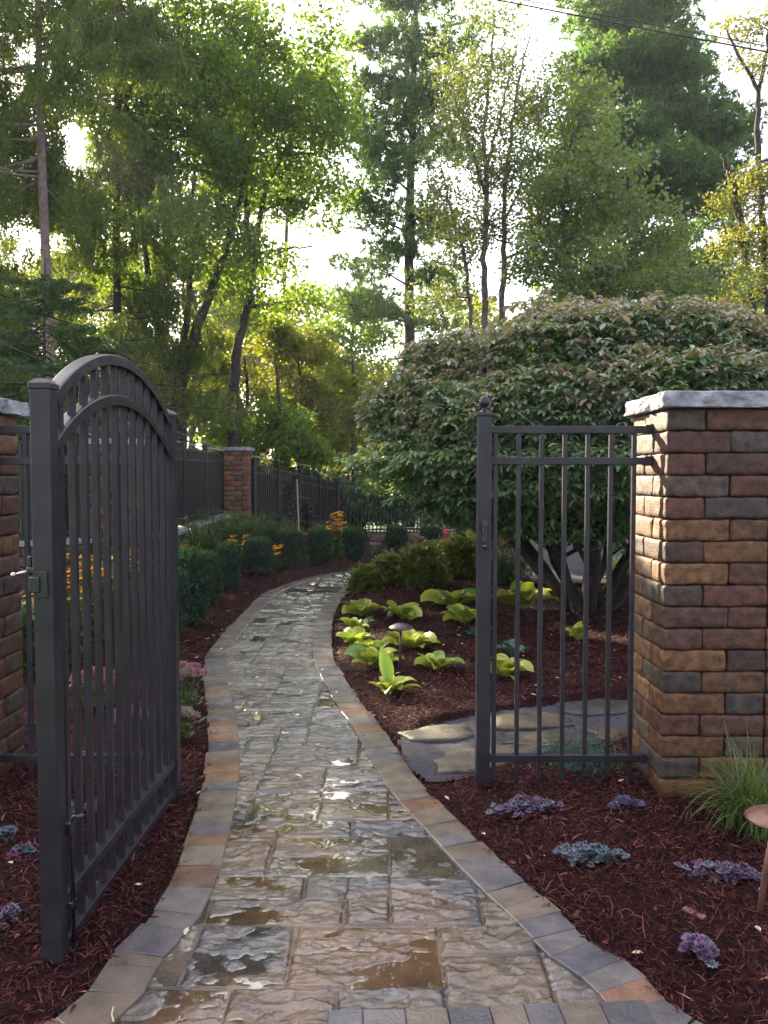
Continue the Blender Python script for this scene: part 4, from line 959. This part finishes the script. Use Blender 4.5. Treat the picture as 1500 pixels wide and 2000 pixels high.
for px, py, wp, hp, lab in shr:
    g = G(px, py); s = g[1] / F; sc = (wp * s * .95, wp * s * .95, hp * s); rz = rng.uniform(0, 6)
    if proto is None: proto = leafy_proto(lab, 'leafy shrubs at the path bend'); proto.location = tuple(g); proto.scale = sc
    else: copy_tree(proto, lab, loc=g, rz=rz, sc=sc)

# ------------------------------------------------------------------ hostas
def hosta(px, py, wp, label, n=13, blue=False, upright=.0, group='hostas in the right bed'):
    g = G(px, py, .03); s = g[1] / F; R4 = wp * s / 2 * 1.30; n = int(n * 1.7); t = thing('hosta_plant', label, 'plant', g, group); fm = MB()
    az = np.arange(n) * 2.4 + rng.uniform(0, 6) + rng.normal(0, .25, n); ring = np.linspace(0, 1, n)
    L = R4 * (1.22 - .45 * ring) * rng.uniform(.85, 1.15, n); t0 = .80 + ring * .62 + upright + rng.normal(0, .12, n); t1 = -1.25 + ring * 1.0 + rng.normal(0, .15, n) + upright * .8
    if blue: cm = np.array([.04, .11, .09]); ce = cm * 1.2
    else: cm = np.array([.24, .33, .04]); ce = np.array([.40, .42, .06])
    v = rng.uniform(.75, 1.2, (n, 1)); cmx = cm * v; cex = ce * v
    if not blue:
        gsel = rng.random(n) < .22; cmx[gsel] = np.array([.12, .22, .03]); cex[gsel] = np.array([.15, .26, .04])
    blades(fm, np.c_[rng.normal(0, .012, (n, 2)), np.full(n, -.02)], az, L, L * rng.uniform(.36, .48, n), t0, t1, nseg=8, pet=.28, fold=.2, cm=cmx, ce=cex, roll=rng.normal(0, .35, n), pw=2.0)
    fm.build('leaves', M['hosta'], t, smooth=True)
    return t, R4
H = [(705, 1205, 88, 'uppermost yellow green hosta by the paver edge', 12), (693, 1232, 66, 'small hosta tucked under the uppermost one', 9), (690, 1262, 80, 'pointed leaf hosta closest to the paver edge', 11),
     (728, 1275, 70, 'hosta with a pale flower bud stalk', 9), (733, 1305, 100, 'wide yellow hosta just above the front one', 13), (763, 1352, 88, 'front hosta nearest us with one large upright leaf', 9),
     (788, 1210, 80, 'hosta behind the mushroom path light', 13), (800, 1270, 105, 'large hosta around the mushroom path light pole', 15), (855, 1310, 88, 'yellow hosta standing alone left of the fence post', 12),
     (885, 1190, 96, 'far hosta left of the fence post, upper one', 12), (905, 1220, 86, 'hosta left of the fence post, lower one', 12), (985, 1322, 105, 'yellow hosta seen between the first fence pickets', 14), (1020, 1192, 120, 'dim hosta seen between the pickets before the bush trunk', 15)]
for px, py, wp, lab, n in H:
    t, R4 = hosta(px, py, wp, lab, n)
    if 'bud stalk' in lab:
        m = MB(); tube(m, [(0, 0, 0), (-.01, 0, .14), (-.03, 0, .27)], [.005, .004, .003], 6)
        blades(m, np.array([(-.03, 0, .25)] * 5), np.arange(5) * 1.25, .05, .016, 1.0, .6, nseg=3); m.build('flower_stalk', M['peren'], t)
    if 'upright leaf' in lab:
        m = MB(); blades(m, np.array([(0, 0, 0)]), 2.2, .30, .11, 1.35, 1.0, nseg=8, pet=.2, fold=.2, cm=np.array([.12, .24, .03]), ce=np.array([.2, .3, .04])); m.build('leaf', M['hosta'], t, smooth=True)
for px, py, wp, lab in ((1000, 1288, 75, 'blue green hosta between the second and third pickets'), (935, 1250, 60, 'small blue green hosta half hidden by the fence post'), (1190, 1195, 70, 'dark blue green hosta right of the bush trunk')):
    hosta(px, py, wp, lab, 9, blue=True, upright=.25, group='blue green hostas')
hosta(1128, 1255, 75, 'sunlit bright green hosta between the fourth and fifth pickets', 12, upright=.4)

# ------------------------------------------------------------------ flowers
def daisies(px, py, wp, hp, label, nf=16):
    g = G(px, py); s = g[1] / F; Rw_ = wp * s / 2; Hh = hp * s; t = thing('coneflower_clump', label, 'flowers', g, 'clumps of yellow daisies'); fm = MB(); pm = MB(); cm = MB()
    for k in range(int(nf * 1.9)):
        a = rng.uniform(0, 2 * PI); r = Rw_ * math.sqrt(rng.random()); z_ = Hh * rng.uniform(.70, 1.18); top = np.array([r * math.cos(a), r * math.sin(a), z_])
        tube(fm, [(top[0] * .3, top[1] * .3, 0), (top[0] * .7, top[1] * .7, z_ * .6), tuple(top)], [.004, .003, .002], 4, cap=False)
        pm = MB(); cm = MB(); n = 11; az = np.arange(n) * 2 * PI / n + rng.uniform(0, 1); tilt = rng.normal(0, .35)
        blades(pm, np.tile(top, (n, 1)), az, .066, .026, -.1 + .5 * np.cos(az + tilt * 5) * .5, -.35 + .4 * np.cos(az), nseg=2, fold=.05)
        lathe(cm, [(.011, -.002), (.011, .006), (.006, .012), (.001, .013)], top, 7)
        fh = pm.build('flower_head', M['petal'], t); cm.build('flower_centre', M['dark_cone'], fh)
    n = int(nf * 16); p = np.c_[rng.normal(0, Rw_ * .5, (n, 2)), rng.uniform(.02, Hh * .75, n)]
    blades(fm, p, rng.uniform(0, 2 * PI, n), rng.uniform(.06, .13, n), .032, rng.normal(.6, .3, n), rng.normal(-.3, .3, n), nseg=3, fold=.1)
    fm.build('foliage', M['peren'], t)
for a in [(362, 1150, 50, 75, 'yellow daisies right beside the gate stile', 14), (470, 1115, 55, 60, 'yellow daisies between the third and fourth yews', 14), (538, 1118, 30, 50, 'small yellow daisy clump hugging the lone round yew', 7),
          (592, 1085, 40, 45, 'yellow daisies below the wooden stake', 9), (658, 1090, 46, 78, 'tall yellow daisy clump between two boxy yews', 26), (90, 1290, 60, 130, 'yellow daisies by the left pillar behind the gate', 12),
          (145, 1300, 50, 190, 'tall yellow daisies glimpsed through the nearest bars', 12), (195, 1260, 60, 150, 'yellow daisies glimpsed through the middle bars', 14), (255, 1210, 50, 120, 'yellow daisies glimpsed through the farther bars', 12)]: daisies(*a)
def stonecrop(px, py, wp, hp, label, pinkness=1., nh=9):
    g = G(px, py); s = g[1] / F; Rw_ = wp * s / 2 * 1.15; Hh = hp * s * 1.1; t = thing('stonecrop_plant', label, 'flowers', g, 'pink stonecrops'); fm = MB(); pm = MB()
    for k in range(nh):
        a = k * 2.4; r = Rw_ * math.sqrt((k + .3) / nh) * .8; z_ = Hh * (1 - .25 * (r / Rw_) ** 2) * rng.uniform(.88, 1.0); top = np.array([r * math.cos(a), r * math.sin(a), z_]); hr = Rw_ * rng.uniform(.30, .42)
        tube(fm, [(top[0] * .3, top[1] * .3, 0), (top[0] * .8, top[1] * .8, z_ * .6), tuple(top - (0, 0, .01))], [.005, .004, .004], 5, cap=False)
        pm = MB(); n = 260; d = rdir(n, .6); d[:, 2] = np.abs(d[:, 2]); p = top + d * np.array([hr, hr, hr * .5]); w_ = rng.random() < .35
        cc = np.tile(np.array([[.75, 1.25, 1.0]]) if w_ else np.array([[1., .9, .95]]), (n, 1)) * rng.uniform(.8, 1.2, (n, 1))
        leaves(pm, p, (d + rdir(n) * .8) / 1.4, .014, .013, col=cc); leaves(pm, p, rdir(n, .4), .013, .013, col=cc)
        pm.build('flower_head', M['pink'], t)
    n = nh * 9; p = np.c_[rng.normal(0, Rw_ * .45, (n, 2)), rng.uniform(.02, Hh * .8, n)]
    blades(fm, p, rng.uniform(0, 2 * PI, n), rng.uniform(.04, .06, n), .028, .5, 0, nseg=2, fold=.1)
    fm.build('foliage', M['peren'], t)
for a in [(362, 1392, 70, 85, 'pink stonecrop with flat heads just right of the gate leaf'), (352, 1452, 52, 62, 'pale pink stonecrop low beside the gate leaf, nearer us'), (185, 1400, 80, 85, 'deep pink stonecrop seen through the gate bars'), (255, 1450, 60, 60, 'whitish stonecrop seen through the gate bars'),
          (742, 1090, 34, 40, 'small far stonecrop left of the yew at the hedge end'), (808, 1088, 34, 40, 'small far stonecrop right of the yew at the hedge end'), (866, 1078, 20, 36, 'tiny far stonecrop beside the bistro chair')]: stonecrop(*a)

def creeping(px, py, wp, hp, label, nr=60, tones=((.34, .40, .42), (.30, .22, .34), (.42, .38, .44)), shape=None):
    g = G(px, py, .045); s = g[1] / F; t = thing('creeping_sedum', label, 'plant', g, 'creeping sedums in the mulch'); fm = MB(); sm = MB()
    rx = wp * s / 2; k_ = 1 / max(.25, CAMZ / g[1]); ry = max(.04, hp * s / 2 * .9)
    cs = rng.normal(0, .45, (6, 2)) * (rx, ry); 
    for k in range(nr):
        c = cs[rng.integers(6)] + rng.normal(0, .28, 2) * (rx, min(ry, rx)); z_ = rng.uniform(.0, .05) * (1 - min(1, np.linalg.norm(c / (rx, ry)) * .4)); base = np.array([c[0], c[1], z_])
        tone = np.array(tones[int(abs(c[0] * 40 + c[1] * 60 + rng.normal(0, .5))) % len(tones)]); n = 14; tilt = rng.normal(0, .4)
        for ring, (Lr, e0, m_) in enumerate(((.018, .2, 9), (.013, .8, 7), (.008, 1.2, 5))):
            az = np.arange(m_) * 2 * PI / m_ + rng.uniform(0, 1); blades(fm, np.tile(base + (0, 0, .004 * ring), (m_, 1)), az, Lr * rng.uniform(.8, 1.2), Lr * .62, e0 + tilt * np.cos(az), e0 * .6 + tilt * np.cos(az), nseg=2, fold=-.1, cm=tone * rng.uniform(.8, 1.2))
        if k % 4 == 0: tube(sm, [(cs[0][0] * .3, cs[0][1] * .3, 0), tuple(base)], .002, 4)
    fm.build('rosettes', M['sedum'], t, smooth=True); sm.build('stems', M['peren'], t)
PU = ((.15, .075, .14), (.16, .17, .19), (.17, .12, .19)); GR = ((.11, .15, .17), (.15, .17, .19), (.10, .11, .14)); MG = ((.14, .025, .08), (.09, .14, .14), (.17, .045, .10))
for a in [(1025, 1580, 100, 60, 'purple and grey creeping sedum in front of the fence panel', 90, PU), (1208, 1578, 64, 44, 'violet creeping sedum by the base of the right pillar', 55, ((.13, .11, .20), (.15, .14, .21))),
          (1152, 1680, 110, 75, 'grey blue creeping sedum in the middle of the right bed', 80, GR), (1408, 1715, 140, 75, 'wide purple grey sedum left of the copper path light', 110, PU), (1362, 1872, 70, 75, 'small two toned sedum lowest in the right bed', 60, PU),
          (45, 1680, 60, 70, 'magenta and grey sedum left of the open gate stile', 60, MG), (8, 1640, 60, 40, 'grey green sedum at the left edge', 40, GR), (12, 1800, 50, 40, 'dull mauve sedum at the left edge, nearest us', 30, PU), (150, 1590, 70, 70, 'magenta sedum seen through the lower gate bars', 60, MG)]: creeping(*a[:5], nr=a[5], tones=a[6])

# ornamental grass
g = G(1475, 1645); t = thing('ornamental_grass', 'fountain of green ornamental grass against the right pillar', 'grass', g); fm = MB(); n = 420
fm_p = np.c_[rng.normal(0, .045, (n, 2)), np.zeros(n)]
blades(fm, fm_p, rng.uniform(0, 2 * PI, n), rng.uniform(.24, .50, n), rng.uniform(.004, .009, n), rng.normal(1.42, .12, n), rng.normal(-.1, .6, n), nseg=8, two=True)
n = 14; blades(fm, np.c_[rng.normal(0, .03, (n, 2)), np.zeros(n)], rng.uniform(2.2, 4.5, n), rng.uniform(.4, .7, n), .003, 1.2, -.9, nseg=9, two=True)
fm.build('blades', M['grass'], t)
# low blue juniper behind the fence
g = G(1130, 1512); t = thing('juniper_shrub', 'low blue green juniper behind the fence bottom rail', 'shrub', g); fm = MB(); n = 260
az = rng.uniform(0, 2 * PI, n); L = rng.uniform(.12, .26, n); el = rng.uniform(.1, 1.0, n)
for k in range(n):
    m_ = 30; f = rng.random(m_); p = np.c_[math.cos(az[k]) * math.cos(el[k]) * L[k] * f, math.sin(az[k]) * math.cos(el[k]) * L[k] * f, math.sin(el[k]) * L[k] * f] + rng.normal(0, .008, (m_, 3)); leaves(fm, p, rdir(m_, .5), .022, .004)
M['juniper'] = leafm('juniper_needles', (.035, .10, .075), (.07, .15, .10), tr=.2); fm.build('foliage', M['juniper'], t)

# lush perennials in front of the far fence
def peren(px, py, d, wp, hp, label, mat='peren', n=2600, cat='plant', nm='perennial_plant', Ls=(.05, .10), wl=.02):
    s = d / F; x = W(px, 1000, d)[0]; base = np.array([x, d, 0]); t = thing(nm, label, cat, base, 'leafy perennials before the far fence'); fm = MB(); Hh = hp
    r = wp * s / 2; ns = 90; a = rng.uniform(0, 2 * PI, ns); q = np.sqrt(rng.random(ns)) * r; tops = np.c_[q * np.cos(a), q * np.sin(a), Hh * rng.uniform(.65, 1.05, ns)]
    k = n // ns; f = rng.random((ns, k)) ** .7
    for j in range(ns): tube(fm, [(tops[j, 0] * .7, tops[j, 1] * .7, 0), tuple(tops[j])], [.005, .002], 3, cap=False)
    p = (tops[:, None] * f[..., None] * [1, 1, 1] + tops[:, None] * (1 - f[..., None]) * [.7, .7, 0]).reshape(-1, 3) + rng.normal(0, .03, (ns * k, 3))
    m_ = len(p); blades(fm, p, rng.uniform(0, 2 * PI, m_), rng.uniform(Ls[0], Ls[1], m_), wl, rng.normal(.6, .4, m_), rng.normal(-.1, .4, m_), nseg=2, fold=.1)
    fm.build('foliage', M[mat], t)
for a in [(375, 0, 10.5, 110, .78, 'feathery green perennial right of the gate stile'), (430, 0, 12.2, 100, .85, 'tall green perennial below the capped far pillar'), (490, 0, 12.8, 90, .78, 'green perennial right of the far pillar base'), (545, 0, 13.2, 80, .62, 'low green perennial left of the purple vine'),
          (300, 0, 9.5, 130, .62, 'green perennial behind the far end of the gate leaf'), (215, 0, 7.6, 130, .50, 'green perennial behind the middle gate bars'), (110, 0, 6.2, 150, .42, 'green perennial behind the nearest gate bars'), (60, 0, 5.2, 70, .5, 'dark leafy perennial beside the left pillar'), (610, 0, 14.2, 90, .5, 'low foliage at the foot of the far fence corner'),
          (990, 0, 9.8, 120, .42, 'dim foliage behind the bush trunk on the left'), (1235, 0, 9.6, 120, .35, 'dim foliage behind the bush trunk on the right')]: peren(*a)

# purple vines and stake
def vine(px, d, pts, label, red=False):
    base = W(px, 1000, d); base[2] = 0; t = thing('climbing_vine', label, 'plant', base, 'purple leaved vines on the far fence'); fm = MB(); sm = MB(); P = np.array([W(a, b, d) for a, b in pts]) - base
    u = np.linspace(0, len(P) - 1, 40); q = np.stack([np.interp(u, np.arange(len(P)), P[:, k]) for k in range(3)], 1); tube(sm, q, .008, 5)
    n = 420; i = rng.integers(0, 40, n); p = q[i] + rng.normal(0, .06, (n, 3)) * (1, .6, 1); blades(fm, p, rng.uniform(0, 2 * PI, n), rng.uniform(.07, .12, n), .07, .2, -1.0, nseg=2, fold=.1)
    fm.build('foliage', M['vine'], t); sm.build('stems', M['bark'], t)
    if red:
        rm = MB(); n = 120; p = P[0] + rng.normal(0, .07, (n, 3)) + (.02, 0, .12); blades(rm, p, rng.uniform(0, 2 * PI, n), .09, .06, .3, -.8, nseg=2); rm.build('red_leaves', M['red'], t)
vine(545, 13.5, [(530, 1050), (545, 1020), (560, 985), (570, 945), (575, 930)], 'dark purple vine left of the wooden stake with red leaves low down', True)
vine(600, 13.6, [(600, 1060), (598, 1030), (600, 1005), (592, 975)], 'dark leafy vine right of the wooden stake')
g = W(583, 1000, 13.3); m = MB(); rbox(m, (g[0], 13.3, .62), (.022, .022, 1.45), .003, np.array([[1, 0, .03], [0, 1, 0], [-.03, 0, 1]])); m = off(m, (g[0], 13.3, 0)); o = m.build('wooden_stake', M['wood']); o.location = (g[0], 13.3, 0)
tag(o, 'thin pale wooden stake leaning before the far fence', 'stake')
# red plume flowers
for px, py, lab in ((872, 1075, 'red flower plume behind the bistro chair'), (1195 - 210, 1070, 'dark red flower cluster behind the first pickets')):
    g = G(px, py + 5); t = thing('plume_flower', lab, 'flowers', g, 'red flowers at the back'); m = MB(); hh = (.42 if px < 900 else .32); n = 160; f = rng.random(n); p = np.c_[rng.normal(0, 1, (n, 2)) * (.05 * (1 - f) + .01)[:, None], hh * .45 + f * hh * .55]; leaves(m, p, rdir(n, 1.2), .05, .02); m.build('flower_head', M['red'], t)
    m = MB(); tube(m, [(0, 0, 0), (0, 0, hh * .5)], .006, 5); n = 40; blades(m, np.c_[rng.normal(0, .02, (n, 2)), rng.uniform(0, hh * .5, n)], rng.uniform(0, 6, n), .1, .03, .8, 0, nseg=2); m.build('foliage', M['peren'], t)

# bistro chair
g = G(872, 1082) + (0, .0, 0.08); t = thing('bistro_chair', 'black wire bistro chair half hidden behind the shrubs', 'chair', g)
th = np.linspace(0, 2 * PI, 25); m = MB(); tube(m, np.c_[.19 * np.cos(th), .19 * np.sin(th), np.full(25, .30)], .009, 6); 
for k in np.linspace(-.15, .15, 7): w_ = math.sqrt(.19 ** 2 - k * k); tube(m, [(k, -w_, .30), (k, w_, .30)], .004, 4)
m.build('seat', M['steel'], t); th = np.linspace(0, PI, 17); m = MB(); tube(m, np.r_[[(.19, .12, .30)], np.c_[.19 * np.cos(th), np.full(17, .17), .50 + .13 * np.sin(th)], [(-.19, .12, .30)]], .009, 6)
for k in np.linspace(-.13, .13, 6): tube(m, [(k, .15, .30), (k, .17, .50 + .13 * math.sqrt(1 - (k / .19) ** 2))], .004, 4)
m.build('backrest', M['steel'], t)
for sx in (-1, 1):
    for sy in (-1, 1): m = MB(); tube(m, [(sx * .13, sy * .13, .30), (sx * .18, sy * .18, 0)], .009, 6); m.build('leg', M['steel'], t)
# pale block added in place of a sunlit patch at the hedge
g = G(733, 1083); m = MB(); rbox(m, (0, 0, .10), (.22, .26, .22), .03, div=(6, 6, 6), noise=.02, nsc=8); o = m.build('sunlit_patch_block', M['flag'], smooth=True); o.location = tuple(g); tag(o, 'pale block standing in for a sunlit patch between the far yews', 'stone')

# path lights
def path_light(px_top, py_top, px_base, py_base, rad, mat, label, tilt=0.):
    b = G(px_base, py_base, .03); t = thing('path_light', label, 'garden light', b, 'mushroom path lights'); tp = W(px_top, py_top, b[1]) - b
    m = MB(); tube(m, [(0, 0, -.05), tuple(tp * .5), tuple(tp - (0, 0, .012))], .0095, 12); m.build('pole', mat, t, smooth=True)
    m = MB(); r = rad; lathe(m, [(.001, .018), (r * .25, .016), (r * .6, .008), (r * .9, -.006), (r, -.014), (r * .985, -.018), (r * .8, -.010), (r * .3, .002), (.012, -.012), (.012, -.03)], tp, 32); m.build('lamp_shade', mat, t, smooth=True)
    m = MB(); lathe(m, [(.001, 0), (.008, -.004), (.010, -.02), (.010, -.028)], tp - (0, 0, .006), 10); m.build('lamp', M['bolt'], t)
path_light(1515, 1590, 1478, 1795, .088, M['copper'], 'copper mushroom path light cropped by the right edge')
path_light(783, 1222, 780, 1318, .085, M['bronze'], 'dark bronze mushroom path light among the hostas')
g = G(760, 1222); t = thing('spot_light', 'small dark spotlight behind the hostas', 'garden light', g); m = MB(); tube(m, [(0, 0, -.03), (0, 0, .07)], .008, 8); m.build('stake', M['bronze'], t)
m = MB(); tube(m, [(-.02, 0, .05), (.025, 0, .13)], [.022, .026], 14); m.build('lamp_head', M['bronze'], t, smooth=True)

# overhead wires and cables
def cable(label, pts, r, mat, group):
    pts = np.array(pts); u = np.linspace(0, 1, 30)[:, None]; q = pts[0] * (1 - u) + pts[1] * u; q[:, 2] -= np.sin(u[:, 0] * PI) * np.linalg.norm(pts[1] - pts[0]) * .004
    m = MB(); tube(m, q, r, 6); o = m.build('overhead_cable', mat, smooth=True); tag(o, label, 'cable', group)
def ext(a, b, k0, k1): return [a + (b - a) * k0, a + (b - a) * k1]
a, b = W(1040, -2, 12), W(1500, 86, 10.5)
cable('lower thicker black cable crossing the upper right corner', ext(a, b, -4, 4), .011, M['wire'], 'black cables at the upper right')
a, b = W(1085, -2, 12), W(1500, 76, 10.5)
cable('upper thinner black cable crossing the upper right corner', ext(a, b, -4, 4), .007, M['wire'], 'black cables at the upper right')
a, b = W(345, 851, 12), W(640, 913, 22)
cable('pale thick cable sloping down behind the capped far pillar', ext(a, b, -1.0, 1.3), .012, M['wire_pale'], 'pale cables behind the far fence')
a, b = W(0, 690, 9), W(430, 872, 16)
cable('thin pale wire sloping from the left edge towards the far pillar', ext(a, b, -1, 1.5), .004, M['wire_pale'], 'thin wires over the left fence')
a, b = W(0, 655, 9), W(430, 845, 17)
cable('thinnest upper wire sloping over the arched gate', ext(a, b, -1, 1.5), .003, M['wire_pale'], 'thin wires over the left fence')

# loose bits on the mulch
for k, (px, py, L, wd, a, lab) in enumerate([(1138, 1748 + 55, .07, .022, 2.2, 'short reddish wood chip lying on the right bed'), (1125 + 100, 1762, .0, 0, 0, '')][:1]):
    g = G(px + 218, py - 20, .055); m = MB(); rbox(m, (0, 0, 0), (L, wd, .008), .002, np.array([[math.cos(a), math.sin(a), 0], [-math.sin(a), math.cos(a), 0], [0, 0, 1]]), noise=.002); o = m.build('wood_chip', solid('chip', (.22, .10, .08), rough=.8)); o.location = tuple(g); tag(o, lab, 'wood chip')
g = G(222, 1995, .03); m = MB(); tube(m, [(0, 0, 0), (-.012, .02, .004), (-.018, .05, .002)], .0022, 5); o = m.build('straw_stalk', M['straw']); o.location = tuple(g); tag(o, 'yellow straw lying on the pavers at the bottom edge', 'straw')
mb = MB(); n = 150
lp = np.c_[rng.uniform(-1.9, 2.4, n), rng.uniform(2.0, 8, n)]; ins_ = inpoly(lp, outer_poly); lp = lp[~ins_ | (rng.random(n) < .25)]; z = np.where(inpoly(lp, outer_poly), .028, bed_z(lp) + .015)
blades(mb, np.c_[lp, z], rng.uniform(0, 6, len(lp)), rng.uniform(.02, .04, len(lp)), .018, .2, -.2, nseg=2, fold=.2)
tag(mb.build('fallen_leaves', M['straw']), 'small dry leaves and wood bits scattered over the mulch', 'leaf litter', kind='stuff')
# warm evening air between us and the far trees
HZ = 0.0011
m, n, o = new_mat('haze_air'); pv = n.nodes.new('ShaderNodeVolumePrincipled'); pv.inputs['Color'].default_value = (.93, .95, .97, 1); pv.inputs['Density'].default_value = HZ; pv.inputs['Anisotropy'].default_value = .45
n.links.new(pv.outputs[0], o.inputs['Volume'])
mb = MB(); x0, x1, y0, y1, z0, z1 = -205, 205, -205, 205, -1.1, 17.5
v = [(a, b, c) for c in (z0, z1) for a, b in ((x0, y0), (x1, y0), (x1, y1), (x0, y1))]
mb.add(v, [np.array([[3, 2, 1, 0], [4, 5, 6, 7], [0, 1, 5, 4], [1, 2, 6, 5], [2, 3, 7, 6], [3, 0, 4, 7]])])
if HZ > 0: tag(mb.build('haze', m), kind='stuff')
C.cycles.volume_bounces = 0
print('scene built', max((o.matrix_world @ Vector(c)).z for o in bpy.data.objects if o.type == 'MESH' and o.name != 'haze' for c in [Vector(o.bound_box[6])]))
